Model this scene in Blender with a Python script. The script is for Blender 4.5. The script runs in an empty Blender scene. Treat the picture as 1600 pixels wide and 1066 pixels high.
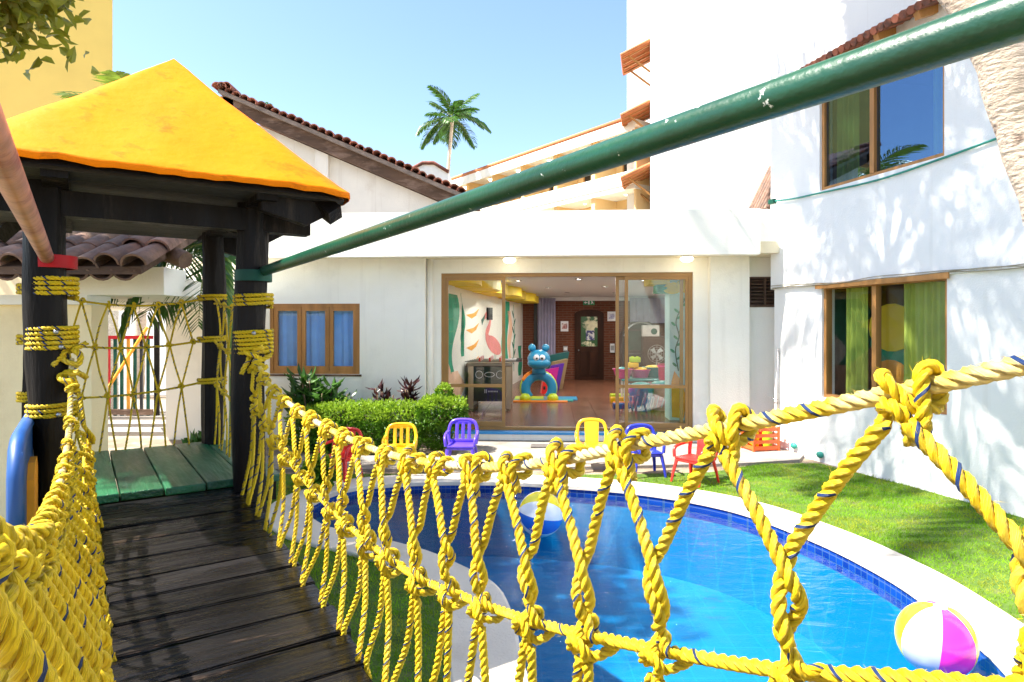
import bpy, bmesh, math, random
import numpy as np
from mathutils import Vector, Matrix, noise
random.seed(7); RNG = np.random.default_rng(7)
R = math.radians
SC = bpy.context.scene
COL = SC.collection
# ------------------------------------------------------------------ camera
CZ = 1.75
cam_d = bpy.data.cameras.new('camera'); cam = bpy.data.objects.new('camera', cam_d); COL.objects.link(cam)
cam.location = (0, 0, CZ); cam.rotation_euler = (R(90), 0, 0)
cam_d.lens = 22.5; cam_d.sensor_width = 36; cam_d.shift_y = -21/1600
cam_d.clip_start = 0.01; cam_d.clip_end = 3000
SC.camera = cam
# ------------------------------------------------------------------ sky, sun, exposure
SUN_AZ, SUN_EL = 258.0, 57.0            # clockwise from +Y
world = bpy.data.worlds.new('World'); SC.world = world; world.use_nodes = True
wn = world.node_tree.nodes; wl = world.node_tree.links
bg = wn['Background']; sky = wn.new('ShaderNodeTexSky'); sky.sky_type = 'NISHITA'; sky.sun_disc = False
sky.sun_elevation = R(SUN_EL); sky.sun_rotation = R(SUN_AZ); sky.air_density = 1.0; sky.dust_density = 0.8; sky.ozone_density = 2.5
wl.new(sky.outputs[0], bg.inputs[0]); bg.inputs[1].default_value = 0.088
sun_d = bpy.data.lights.new('sun', 'SUN'); sun_d.energy = 4.6; sun_d.angle = R(0.53); sun_d.color = (1.0, 0.93, 0.82)
sun = bpy.data.objects.new('sun', sun_d); COL.objects.link(sun)
sv = Vector((math.sin(R(SUN_AZ))*math.cos(R(SUN_EL)), math.cos(R(SUN_AZ))*math.cos(R(SUN_EL)), math.sin(R(SUN_EL))))
sun.rotation_euler = (-sv).to_track_quat('-Z', 'Y').to_euler(); sun.location = sv*40
SC.view_settings.view_transform = 'Standard'; SC.view_settings.look = 'None'
SC.view_settings.exposure = 2.0; SC.view_settings.gamma = 1.0
SC.render.engine = 'CYCLES'
SC.cycles.max_bounces = 10; SC.cycles.transparent_max_bounces = 24
SC.cycles.caustics_reflective = False; SC.cycles.caustics_refractive = False
SC.cycles.sample_clamp_indirect = 6.0
try: SC.cycles.use_denoising = True
except Exception: pass

# ------------------------------------------------------------------ materials
MATS = {}
def mat(name, col, rough=0.6, var=0.12, vscale=4.0, bump=0.0, bscale=40.0, metal=0.0, spec=0.5, stretch=None,
        col2=None, c2scale=3.0, c2lo=0.5, c2hi=0.62, coat=0.0, rvar=0.0, uv=False, objrand=0.0, trans=0.0, emit=None, estr=0.0, streak=None):
    if name in MATS: return MATS[name]
    m = bpy.data.materials.new(name); m.use_nodes = True; nt = m.node_tree; N = nt.nodes; Lk = nt.links
    b = N['Principled BSDF']
    b.inputs['Roughness'].default_value = rough; b.inputs['Metallic'].default_value = metal
    b.inputs['Specular IOR Level'].default_value = spec; b.inputs['Coat Weight'].default_value = coat
    tc = N.new('ShaderNodeTexCoord'); src = tc.outputs['UV' if uv else 'Object']
    mp = N.new('ShaderNodeMapping'); Lk.new(src, mp.inputs[0])
    if stretch: mp.inputs['Scale'].default_value = stretch
    if objrand:
        oi = N.new('ShaderNodeObjectInfo'); va = N.new('ShaderNodeVectorMath'); va.operation = 'SCALE'
        cx = N.new('ShaderNodeCombineXYZ')
        for i in range(3): Lk.new(oi.outputs['Random'], cx.inputs[i])
        Lk.new(cx.outputs[0], va.inputs[0]); va.inputs['Scale'].default_value = 37.0
        vb = N.new('ShaderNodeVectorMath'); Lk.new(src, vb.inputs[0]); Lk.new(va.outputs[0], vb.inputs[1]); Lk.new(vb.outputs[0], mp.inputs[0])
    def nz(scale, detail=4, rgh=0.55):
        n = N.new('ShaderNodeTexNoise'); n.inputs['Scale'].default_value = scale; n.inputs['Detail'].default_value = detail
        n.inputs['Roughness'].default_value = rgh; Lk.new(mp.outputs[0], n.inputs['Vector']); return n.outputs['Fac']
    def ramp(v, lo, hi, a, c):
        r = N.new('ShaderNodeValToRGB'); e = r.color_ramp.elements
        e[0].position = lo; e[1].position = hi; e[0].color = (*a, 1); e[1].color = (*c, 1); Lk.new(v, r.inputs[0]); return r.outputs[0]
    c = Vector(col)
    out = ramp(nz(vscale), 0.3, 0.72, tuple(c*(1-var)), tuple(min(1, x*(1+var)) for x in c))
    if objrand:
        hs = N.new('ShaderNodeHueSaturation'); mr = N.new('ShaderNodeMapRange'); Lk.new(oi.outputs['Random'], mr.inputs[0])
        mr.inputs[3].default_value = 1-objrand; mr.inputs[4].default_value = 1+objrand
        Lk.new(mr.outputs[0], hs.inputs['Value']); Lk.new(out, hs.inputs['Color']); out = hs.outputs[0]
    if col2 is not None:
        mx = N.new('ShaderNodeMix'); mx.data_type = 'RGBA'
        f = ramp(nz(c2scale, 6, 0.65), c2lo, c2hi, (0, 0, 0), (1, 1, 1))
        Lk.new(f, mx.inputs[0]); Lk.new(out, mx.inputs[6]); mx.inputs[7].default_value = (*col2, 1); out = mx.outputs[2]
    if streak:   # rain streaks and hairline dirt running down the wall
        mps = N.new('ShaderNodeMapping'); mps.inputs['Scale'].default_value = (4.5, 4.5, .22); Lk.new(src, mps.inputs[0])
        ns = N.new('ShaderNodeTexNoise'); ns.inputs['Scale'].default_value = 1.6; ns.inputs['Detail'].default_value = 6; ns.inputs['Roughness'].default_value = .62; Lk.new(mps.outputs[0], ns.inputs['Vector'])
        fs_ = ramp(ns.outputs['Fac'], .56, .82, (0, 0, 0), (streak[3],)*3); mx = N.new('ShaderNodeMix'); mx.data_type = 'RGBA'; Lk.new(fs_, mx.inputs[0]); Lk.new(out, mx.inputs[6]); mx.inputs[7].default_value = (*streak[:3], 1); out = mx.outputs[2]
    Lk.new(out, b.inputs['Base Color'])
    if rvar:
        mr = N.new('ShaderNodeMapRange'); Lk.new(nz(vscale*1.7), mr.inputs[0]); mr.inputs[1].default_value = .3; mr.inputs[2].default_value = .7
        mr.inputs[3].default_value = max(0.03, rough-rvar); mr.inputs[4].default_value = min(1, rough+rvar); Lk.new(mr.outputs[0], b.inputs['Roughness'])
    if bump:
        bp = N.new('ShaderNodeBump'); bp.inputs['Strength'].default_value = bump; bp.inputs['Distance'].default_value = 0.02
        Lk.new(nz(bscale, 5), bp.inputs['Height']); Lk.new(bp.outputs[0], b.inputs['Normal'])
    if trans:   # leaves: light passes through
        tr = N.new('ShaderNodeBsdfTranslucent'); ms = N.new('ShaderNodeMixShader'); ms.inputs[0].default_value = trans
        Lk.new(out, tr.inputs[0]); Lk.new(b.outputs[0], ms.inputs[1]); Lk.new(tr.outputs[0], ms.inputs[2])
        Lk.new(ms.outputs[0], N['Material Output'].inputs[0])
    if emit:
        b.inputs['Emission Color'].default_value = (*emit, 1); b.inputs['Emission Strength'].default_value = estr
    MATS[name] = m; return m

def glass_mat(name, tint, refl=0.12, rough=0.0, gcol=(1, 1, 1)):
    m = bpy.data.materials.new(name); m.use_nodes = True; nt = m.node_tree; N = nt.nodes; Lk = nt.links
    N.remove(N['Principled BSDF'])
    t = N.new('ShaderNodeBsdfTransparent'); t.inputs[0].default_value = (*tint, 1)
    g = N.new('ShaderNodeBsdfGlossy'); g.inputs['Roughness'].default_value = rough; g.inputs[0].default_value = (*gcol, 1)
    ge = N.new('ShaderNodeNewGeometry'); dp = N.new('ShaderNodeVectorMath'); dp.operation = 'DOT_PRODUCT'; Lk.new(ge.outputs['Normal'], dp.inputs[0]); Lk.new(ge.outputs['Incoming'], dp.inputs[1])
    def mth(op, a, b=None):
        q = N.new('ShaderNodeMath'); q.operation = op
        for i, v in enumerate((a, b)):
            if v is None: continue
            if isinstance(v, (int, float)): q.inputs[i].default_value = v
            else: Lk.new(v, q.inputs[i])
        return q.outputs[0]
    sch = mth('POWER', mth('SUBTRACT', 1.0, mth('ABSOLUTE', dp.outputs['Value'])), 5.0)
    mr = N.new('ShaderNodeMapRange'); Lk.new(sch, mr.inputs[0]); mr.inputs[3].default_value = refl; mr.inputs[4].default_value = 1.0
    ms = N.new('ShaderNodeMixShader'); Lk.new(mr.outputs[0], ms.inputs[0]); Lk.new(t.outputs[0], ms.inputs[1]); Lk.new(g.outputs[0], ms.inputs[2])
    Lk.new(ms.outputs[0], N['Material Output'].inputs[0]); MATS[name] = m; return m

def water_mat():
    m = bpy.data.materials.new('pool_water'); m.use_nodes = True; nt = m.node_tree; N = nt.nodes; Lk = nt.links
    N.remove(N['Principled BSDF'])
    t = N.new('ShaderNodeBsdfTransparent'); t.inputs[0].default_value = (0.70, 0.93, 0.99, 1)
    g = N.new('ShaderNodeBsdfGlossy'); g.inputs['Roughness'].default_value = 0.03
    tc = N.new('ShaderNodeTexCoord')
    n = N.new('ShaderNodeTexNoise'); n.inputs['Scale'].default_value = 5.5; n.inputs['Detail'].default_value = 4; n.inputs['Distortion'].default_value = 0.6
    mp = N.new('ShaderNodeMapping'); mp.inputs['Scale'].default_value = (0.8, 1.6, 1); Lk.new(tc.outputs['Object'], mp.inputs[0]); Lk.new(mp.outputs[0], n.inputs['Vector'])
    bp = N.new('ShaderNodeBump'); bp.inputs['Strength'].default_value = 0.17; bp.inputs['Distance'].default_value = 0.1; Lk.new(n.outputs['Fac'], bp.inputs['Height'])
    lw = N.new('ShaderNodeFresnel'); lw.inputs['IOR'].default_value = 1.15
    Lk.new(bp.outputs[0], g.inputs['Normal']); Lk.new(bp.outputs[0], lw.inputs['Normal'])
    ms = N.new('ShaderNodeMixShader'); Lk.new(lw.outputs[0], ms.inputs[0]); Lk.new(t.outputs[0], ms.inputs[1]); Lk.new(g.outputs[0], ms.inputs[2])
    Lk.new(ms.outputs[0], N['Material Output'].inputs[0]); return m

def brick_mat(name, c1, c2, mortar, bw, bh, ms=0.012, rough=0.8, wall=True, bump=0.5, off=0.5, spec=0.4):
    m = bpy.data.materials.new(name); m.use_nodes = True; nt = m.node_tree; N = nt.nodes; Lk = nt.links
    b = N['Principled BSDF']; b.inputs['Roughness'].default_value = rough; b.inputs['Specular IOR Level'].default_value = spec
    tc = N.new('ShaderNodeTexCoord'); sx = N.new('ShaderNodeSeparateXYZ'); Lk.new(tc.outputs['Object'], sx.inputs[0])
    cx = N.new('ShaderNodeCombineXYZ')
    if wall:
        ad = N.new('ShaderNodeMath'); Lk.new(sx.outputs[0], ad.inputs[0]); Lk.new(sx.outputs[1], ad.inputs[1]); Lk.new(ad.outputs[0], cx.inputs[0]); Lk.new(sx.outputs[2], cx.inputs[1])
    else:
        Lk.new(sx.outputs[0], cx.inputs[0]); Lk.new(sx.outputs[1], cx.inputs[1])
    br = N.new('ShaderNodeTexBrick'); br.offset = off; br.inputs['Scale'].default_value = 1.0
    br.inputs['Brick Width'].default_value = bw; br.inputs['Row Height'].default_value = bh; br.inputs['Mortar Size'].default_value = ms
    br.inputs['Color1'].default_value = (*c1, 1); br.inputs['Color2'].default_value = (*c2, 1); br.inputs['Mortar'].default_value = (*mortar, 1)
    Lk.new(cx.outputs[0], br.inputs['Vector']); Lk.new(br.outputs['Color'], b.inputs['Base Color'])
    if bump:
        bp = N.new('ShaderNodeBump'); bp.inputs['Strength'].default_value = bump; bp.inputs['Distance'].default_value = 0.01; bp.invert = True
        Lk.new(br.outputs['Fac'], bp.inputs['Height']); Lk.new(bp.outputs[0], b.inputs['Normal'])
    MATS[name] = m; return m

WHITE = mat('white_stucco', (.92, .90, .81), .85, .05, 1.2, .25, 60, col2=(.72, .70, .63), c2scale=.9, c2lo=.56, c2hi=.8, streak=(.62, .59, .51, .40))
WHITE2 = mat('bright_white_stucco', (.82, .83, .83), .85, .03, .8, .22, 50, col2=(.72, .73, .72), c2scale=.8, c2lo=.58, c2hi=.85, streak=(.60, .58, .53, .4))
CREAM = mat('cream_stucco', (.86, .72, .44), .85, .06, 1.5, .3, 60, col2=(.72, .58, .34), c2scale=1.3, c2lo=.55, c2hi=.8)
GABLEW = mat('ivory_stucco', (.80, .75, .66), .85, .06, 1.5, .3, 50, col2=(.66, .58, .48), c2scale=1.0, c2lo=.55, c2hi=.75, streak=(.50, .42, .32, .5))
FLAREW = mat('flare_tinted_stucco', (.85, .62, .16), .85, .06, .6, .2, 30)  # the yellow is lens-flare glow painted into the wall colour
PEACH = mat('peach_plaster', (.80, .55, .25), .85, .06, 1.0, .2, 30)
WOODF = mat('honey_wood', (.42, .20, .06), .45, .3, 6, .2, 60, stretch=(1, 1, .15), spec=.4)
ALU = mat('bronze_aluminium', (.34, .185, .055), .4, .1, 3, spec=.5)
DARKW = mat('dark_log_wood', (.007, .005, .004), .5, .6, 5, .6, 28, stretch=(1, 1, .16), col2=(.05, .036, .026), c2scale=7, c2lo=.60, c2hi=.75, spec=.14, rvar=.15)
BEAMW = mat('weathered_beam_wood', (.10, .055, .032), .8, .4, 5, .4, 40, stretch=(.3, 1, 1), col2=(.22, .14, .10), c2scale=4)
PLANKW = mat('black_stained_plank', (.0045, .0040, .0042), .27, .5, 9, .8, 30, stretch=(.13, 1, 1), col2=(.15, .10, .07), c2scale=6, c2lo=.63, c2hi=.76, objrand=.5, rvar=.14, spec=.36)
GREENP = mat('green_painted_plank', (.008, .105, .042), .40, .35, 6, .6, 40, stretch=(1, .12, 1), col2=(.03, .10, .06), c2scale=8, c2lo=.58, c2hi=.72, objrand=.3, rvar=.1)
POLEG = mat('green_pole_paint', (.002, .050, .024), .34, .25, 6, .10, 60, col2=(.6, .65, .6), c2scale=26, c2lo=.675, c2hi=.69, coat=.0)
POLER = mat('worn_red_pole_paint', (.40, .17, .12), .4, .35, 9, .1, 60, col2=(.22, .05, .05), c2scale=8, c2lo=.5, c2hi=.62)
REDP = mat('red_paint', (.36, .008, .012), .5, .2, 8, spec=.2)
GREENC = mat('dark_green_paint', (.006, .06, .04), .5, .2, 8, spec=.2)
CANOPY = mat('yellow_canopy_paint', (.76, .188, .001), .6, .16, 1.1, .30, 12, spec=.08, col2=(.30, .075, .004), c2scale=6, c2lo=.56, c2hi=.78)
CEILW = mat('dark_ceiling_board', (.018, .014, .012), .7, .4, 6, .3, 30)
TILE = mat('weathered_clay_tile', (.23, .135, .095), .85, .35, 7, .5, 30, col2=(.10, .075, .065), c2scale=5, c2lo=.48, c2hi=.66, objrand=.35)
TILER = mat('red_clay_tile', (.26, .085, .05), .85, .35, 5, .4, 30, col2=(.10, .045, .035), c2scale=4, objrand=.3)
TILEO = mat('orange_clay_tile', (.48, .17, .06), .8, .2, 5, .3, 30)
SOIL = mat('dry_soil', (.20, .155, .11), .95, .3, 3, .6, 20, col2=(.30, .26, .20), c2scale=1.2)
LAWN = mat('lawn_soil', (.06, .12, .008), .95, .4, 6, .6, 40, col2=(.10, .09, .04), c2scale=3, c2lo=.55, c2hi=.7)
CONC = mat('concrete_path', (.25, .225, .20), .9, .15, 2.5, .4, 50, col2=(.15, .13, .11), c2scale=2.2, c2lo=.52, c2hi=.7)
COPING = mat('pale_coping_stone', (.60, .54, .46), .8, .08, 2.5, .35, 60, col2=(.44, .38, .31), c2scale=2, c2lo=.55, c2hi=.75)
POOLT = brick_mat('navy_mosaic_tile', (.006, .03, .22), (.01, .06, .34), (.05, .10, .25), .055, .055, .004, .2, True, .3, 0.0)
POOLF = brick_mat('blue_pool_tile', (.001, .142, .32), (.0015, .150, .34), (.005, .18, .38), .22, .22, .006, .35, False, .1, 0.0)
BRICKW = brick_mat('red_brick_wall', (.12, .034, .016), (.17, .050, .024), (.16, .085, .055), .26, .075, .010, .85)
FLOORT = mat('brown_floor_tile', (.17, .068, .038), .22, .25, 4, .08, 20, objrand=.18, col2=(.24, .12, .07), c2scale=5)
GROUT = mat('floor_grout', (.10, .05, .03), .7)
BLUEP = mat('blue_threshold_paint', (.02, .26, .62), .5, .15, 5)
CURTB = mat('blue_curtain_cloth', (.30, .56, .96), .8, .08, 5)
CURTG = mat('lime_curtain_cloth', (.26, .32, .04), .8, .12, 5)
CURTL = mat('lilac_curtain_cloth', (.42, .40, .58), .8, .1, 5, trans=.2)
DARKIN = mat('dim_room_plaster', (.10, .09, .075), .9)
CEILI = mat('ceiling_paint', (.80, .80, .82), .6, .02)
GLASS = glass_mat('door_glass', (.96, .98, .97), .03)
GLASSB = glass_mat('sky_tinted_window_glass', (.62, .72, .78), .16, 0.0, (.45, .68, 1.0))  # tinted pane; the deep blue sky reflection is put into its gloss colour
GLASSL = glass_mat('lower_window_glass', (.95, .97, .97), .03)
GLASSM = glass_mat('window_glass', (.9, .95, 1), .03)
LAMPG = mat('opal_lamp_glass', (.9, .88, .8), .3, .0, emit=(1, .86, .62), estr=3.0)
LAMPD = mat('downlight_glow', (.9, .9, .9), .3, .0, emit=(1, .94, .84), estr=12.0)
METAL = mat('grey_metal', (.35, .35, .36), .35, .1, 5, metal=.9)
BLACK = mat('black_plastic', (.012, .012, .014), .4, .2, 4)
WIRE = mat('dull_cable', (.30, .27, .20), .6)
CABLEG = mat('green_cable', (.02, .25, .20), .5)
TRUNKP = mat('coconut_trunk_bark', (.58, .47, .37), .9, .25, 5, .9, 18, stretch=(1, 1, 2.6), col2=(.16, .11, .085), c2scale=5, c2lo=.56, c2hi=.66)
BARK = mat('tree_bark', (.16, .11, .07), .95, .3, 6, .8, 20)
def leafm(n, c, tr=.4, rough=.4, var=.35, vs=6): return mat(n, c, rough, var, vs, trans=tr, spec=.4)
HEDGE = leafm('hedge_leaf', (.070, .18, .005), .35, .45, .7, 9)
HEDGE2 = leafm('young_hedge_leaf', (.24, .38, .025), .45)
CROT = leafm('croton_leaf', (.05, .13, .02), .3, .3, .6, 9)
CROTR = leafm('maroon_croton_leaf', (.05, .016, .018), .25, .3, .5, 9)
PALML = leafm('palm_leaflet', (.05, .13, .02), .35, .35, .4, 3)
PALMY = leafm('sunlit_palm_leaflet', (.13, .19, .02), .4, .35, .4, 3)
TREEL = leafm('flare_tinted_leaf', (.22, .24, .02), .5, .4, .3, 2)  # leaf green with the flare's golden light mixed into the colour
GRASS = mat('grass_blade', (.16, .35, .006), .7, .35, 2.0, trans=.4, spec=.1, col2=(.34, .36, .03), c2scale=2.2, c2lo=.46, c2hi=.66)

def rope_mat(name, col, col2, lo=.56, hi=.72):
    m = bpy.data.materials.new(name); m.use_nodes = True; nt = m.node_tree; N = nt.nodes; Lk = nt.links
    b = N['Principled BSDF']; b.inputs['Roughness'].default_value = .5; b.inputs['Specular IOR Level'].default_value = .4
    tc = N.new('ShaderNodeTexCoord'); mp = N.new('ShaderNodeMapping'); mp.inputs['Scale'].default_value = (30, 9, 1); mp.inputs['Rotation'].default_value = (0, 0, .5)
    Lk.new(tc.outputs['UV'], mp.inputs[0])
    n1 = N.new('ShaderNodeTexNoise'); n1.inputs['Scale'].default_value = 1.0; n1.inputs['Detail'].default_value = 3
    mp2 = N.new('ShaderNodeMapping'); mp2.inputs['Scale'].default_value = (10, 42, 1); mp2.inputs['Rotation'].default_value = (0, 0, .25); Lk.new(tc.outputs['UV'], mp2.inputs[0])
    Lk.new(mp2.outputs[0], n1.inputs['Vector'])
    n2 = N.new('ShaderNodeTexNoise'); n2.inputs['Scale'].default_value = 9; n2.inputs['Detail'].default_value = 5; Lk.new(tc.outputs['Object'], n2.inputs['Vector'])
    r = N.new('ShaderNodeValToRGB'); r.color_ramp.elements[0].position = lo; r.color_ramp.elements[1].position = hi
    r.color_ramp.elements[0].color = (*col, 1); r.color_ramp.elements[1].color = (*col2, 1); Lk.new(n2.outputs['Fac'], r.inputs[0])
    r2 = N.new('ShaderNodeValToRGB'); r2.color_ramp.elements[0].position = .3; r2.color_ramp.elements[1].position = .65
    r2.color_ramp.elements[0].color = (.70, .61, .52, 1); r2.color_ramp.elements[1].color = (1.05, 1.05, 1.05, 1); Lk.new(n1.outputs['Fac'], r2.inputs[0])
    oi = N.new('ShaderNodeObjectInfo'); hs = N.new('ShaderNodeHueSaturation'); mr = N.new('ShaderNodeMapRange'); mr.inputs[3].default_value = .90; mr.inputs[4].default_value = 1.1
    Lk.new(oi.outputs['Random'], mr.inputs[0]); Lk.new(mr.outputs[0], hs.inputs['Value']); Lk.new(r.outputs[0], hs.inputs['Color'])
    mx = N.new('ShaderNodeMix'); mx.data_type = 'RGBA'; mx.blend_type = 'MULTIPLY'; mx.inputs[0].default_value = 1
    Lk.new(hs.outputs[0], mx.inputs[6]); Lk.new(r2.outputs[0], mx.inputs[7]); Lk.new(mx.outputs[2], b.inputs['Base Color'])
    bp = N.new('ShaderNodeBump'); bp.inputs['Strength'].default_value = .9; bp.inputs['Distance'].default_value = .004
    Lk.new(n1.outputs['Fac'], bp.inputs['Height']); Lk.new(bp.outputs[0], b.inputs['Normal'])
    MATS[name] = m; return m
ROPEY = rope_mat('yellow_rope_fibre', (.90, .65, .008), (.90, .68, .07))
ROPEH = rope_mat('sun_bleached_rope_fibre', (.86, .62, .03), (.84, .72, .36), .42, .62)
ROPEB = rope_mat('blue_tracer_fibre', (.006, .035, .15), (.008, .05, .20))

# ------------------------------------------------------------------ mesh helpers
class MB:
    """collects shapes; build() links them as ONE mesh object"""
    def __init__(s): s.v = []; s.f = []; s.m = []; s.uv = []; s.n = 0
    def add(s, verts, faces, mi=0, uvs=None):
        verts = np.asarray(verts, float).reshape(-1, 3)
        if isinstance(faces, np.ndarray):
            s.f.append(faces + s.n); s.m.append(np.full(len(faces), mi) if np.isscalar(mi) else np.asarray(mi))
        else:
            by = {}
            for f in faces: by.setdefault(len(f), []).append(f)
            for k, fs in by.items():
                a = np.array(fs, int); s.f.append(a + s.n); s.m.append(np.full(len(a), mi))
        s.uv.append(np.zeros((len(verts), 2)) if uvs is None else uvs)
        s.v.append(verts); s.n += len(verts); return s
    def box(s, x0, x1, y0, y1, z0, z1, mi=0, M=None):
        v = np.array([(x, y, z) for z in (z0, z1) for y in (y0, y1) for x in (x0, x1)], float)
        if M is not None: v = np.array([M @ Vector(p) for p in v])
        return s.add(v, [(0, 2, 3, 1), (4, 5, 7, 6), (0, 1, 5, 4), (2, 6, 7, 3), (0, 4, 6, 2), (1, 3, 7, 5)], mi)
    def rbox(s, x0, x1, y0, y1, z0, z1, r=.01, mi=0, M=None):
        """box with chamfered edges"""
        v = []; f = []
        bm = bmesh.new(); bmesh.ops.create_cube(bm, size=1)
        for q in bm.verts: q.co = Vector(((x0+x1)/2+q.co.x*(x1-x0), (y0+y1)/2+q.co.y*(y1-y0), (z0+z1)/2+q.co.z*(z1-z0)))
        bmesh.ops.bevel(bm, geom=bm.edges[:], offset=r, segments=2, affect='EDGES', profile=.5)
        bm.verts.index_update(); v = [M @ q.co if M is not None else q.co.copy() for q in bm.verts]; f = [tuple(q.index for q in p.verts) for p in bm.faces]; bm.free()
        return s.add(v, f, mi)
    def prism(s, poly, y0, y1, axis='y', mi=0):
        """poly of (a,b): extruded along axis"""
        n = len(poly); P = []
        for d in (y0, y1):
            for a, b in poly: P.append((a, d, b) if axis == 'y' else ((d, a, b) if axis == 'x' else (a, b, d)))
        F = [tuple(range(n)), tuple(range(2*n-1, n-1, -1))] + [(i, i+n, (i+1) % n+n, (i+1) % n) for i in range(n)]
        return s.add(P, F, mi)
    def tube(s, path, rad, n=8, mi=0, caps=True, sq=1.0):
        P = np.asarray(path, float); k = len(P); rad = np.full(k, rad) if np.isscalar(rad) else np.asarray(rad, float)
        T, Nn, Bn = frames(P); a = np.arange(n)*2*math.pi/n
        V = P[:, None, :] + rad[:, None, None]*(np.cos(a)[None, :, None]*Nn[:, None, :] + sq*np.sin(a)[None, :, None]*Bn[:, None, :])
        i = np.arange(k-1)[:, None]*n; j = np.arange(n)[None, :]; j2 = (j+1) % n
        F = np.stack([i+j, i+j2, i+n+j2, i+n+j], -1).reshape(-1, 4)
        arc = np.concatenate([[0], np.cumsum(np.linalg.norm(np.diff(P, axis=0), axis=1))])
        uv = np.stack([np.repeat(arc, n), np.tile(np.arange(n)/n, k)], 1)
        base = s.n
        s.add(V.reshape(-1, 3), F, mi, uv)
        if caps and n > 2:
            s.f.append(np.array([list(range(base+n-1, base-1, -1))])); s.m.append(np.array([mi]))
            s.f.append(np.array([list(range(base+(k-1)*n, base+k*n))])); s.m.append(np.array([mi]))
        return s
    def lathe(s, prof, n=16, c=(0, 0, 0), mi=0):
        V = []; F = []; k = len(prof)
        for r, z in prof:
            for i in range(n): a = 2*math.pi*i/n; V.append((c[0]+r*math.cos(a), c[1]+r*math.sin(a), c[2]+z))
        for q in range(k-1):
            for i in range(n): j = (i+1) % n; F.append((q*n+i, q*n+j, q*n+n+j, q*n+n+i))
        return s.add(V, F, mi)
    def ball(s, c, r, n=16, m=10, sc=(1, 1, 1), mi=0):
        return s.add(*sphere(c, r, n, m, sc), mi)
    def build(s, name, mats, parent=None, smooth=False, auto=None):
        me = bpy.data.meshes.new(name)
        if not isinstance(mats, (list, tuple)): mats = [mats]
        V = np.concatenate(s.v); nf = sum(len(f) for f in s.f)
        me.vertices.add(len(V)); me.vertices.foreach_set('co', V.ravel())
        loops = np.concatenate([f.ravel() for f in s.f]).astype(np.int32)
        tot = np.concatenate([np.full(len(f), f.shape[1]) for f in s.f]).astype(np.int32)
        st = np.concatenate([[0], np.cumsum(tot)[:-1]]).astype(np.int32)
        me.loops.add(len(loops)); me.loops.foreach_set('vertex_index', loops)
        me.polygons.add(nf); me.polygons.foreach_set('loop_start', st); me.polygons.foreach_set('loop_total', tot)
        me.polygons.foreach_set('material_index', np.concatenate(s.m).astype(np.int32))
        me.polygons.foreach_set('use_smooth', np.full(nf, bool(smooth)))
        uvl = me.uv_layers.new(name='UVMap'); uvl.data.foreach_set('uv', np.concatenate(s.uv)[loops].astype(np.float32).ravel())
        for m in mats: me.materials.append(m)
        me.update(calc_edges=True); me.validate(clean_customdata=False)
        if smooth == 'auto' or auto:
            me.set_sharp_from_angle(angle=R(auto or 35))
        return link(name, me, parent)
def sphere(c, r, n=16, m=10, sc=(1, 1, 1)):
    V = []; F = []
    for j in range(m+1):
        th = math.pi*j/m
        for i in range(n):
            a = 2*math.pi*i/n; V.append((c[0]+r*sc[0]*math.sin(th)*math.cos(a), c[1]+r*sc[1]*math.sin(th)*math.sin(a), c[2]+r*sc[2]*math.cos(th)))
    for j in range(m):
        for i in range(n): k = (i+1) % n; F.append((j*n+i, j*n+n+i, j*n+n+k, j*n+k))
    return V, F
def link(name, me, parent=None):
    o = bpy.data.objects.new(name, me); COL.objects.link(o)
    if parent is not None: o.parent = parent
    return o
def frames(P):
    T = np.gradient(P, axis=0); T /= np.linalg.norm(T, axis=1)[:, None]+1e-12
    n0 = np.cross(T[0], (0, 0, 1.0))
    if np.linalg.norm(n0) < .05: n0 = np.cross(T[0], (1.0, 0, 0))
    Nn = np.zeros_like(P); Nn[0] = n0/np.linalg.norm(n0)
    for i in range(1, len(P)):
        q = Nn[i-1]-T[i]*np.dot(Nn[i-1], T[i]); Nn[i] = q/(np.linalg.norm(q)+1e-12)
    return T, Nn, np.cross(T, Nn)
def spline(pts, step, closed=False):
    """Catmull-Rom through pts, resampled by arc length"""
    P = np.asarray(pts, float)
    if closed: Q = np.vstack([P[-1], P, P[0], P[1]])
    else: Q = np.vstack([2*P[0]-P[1], P, 2*P[-1]-P[-2]])
    out = []
    tt = np.linspace(0, 1, 17)[:-1][:, None]
    for i in range(1, len(Q)-2):
        a, b, c, d = Q[i-1], Q[i], Q[i+1], Q[i+2]
        out.append(.5*((2*b)+(-a+c)*tt+(2*a-5*b+4*c-d)*tt**2+(-a+3*b-3*c+d)*tt**3))
    out = np.vstack(out+([] if closed else [Q[-2][None]]))
    if closed: out = np.vstack([out, out[:1]])
    arc = np.concatenate([[0], np.cumsum(np.linalg.norm(np.diff(out, axis=0), axis=1))])
    n = max(2, int(round(arc[-1]/step))+1); u = np.linspace(0, arc[-1], n)
    res = np.stack([np.interp(u, arc, out[:, i]) for i in range(out.shape[1])], 1)
    return res[:-1] if closed else res
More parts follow.
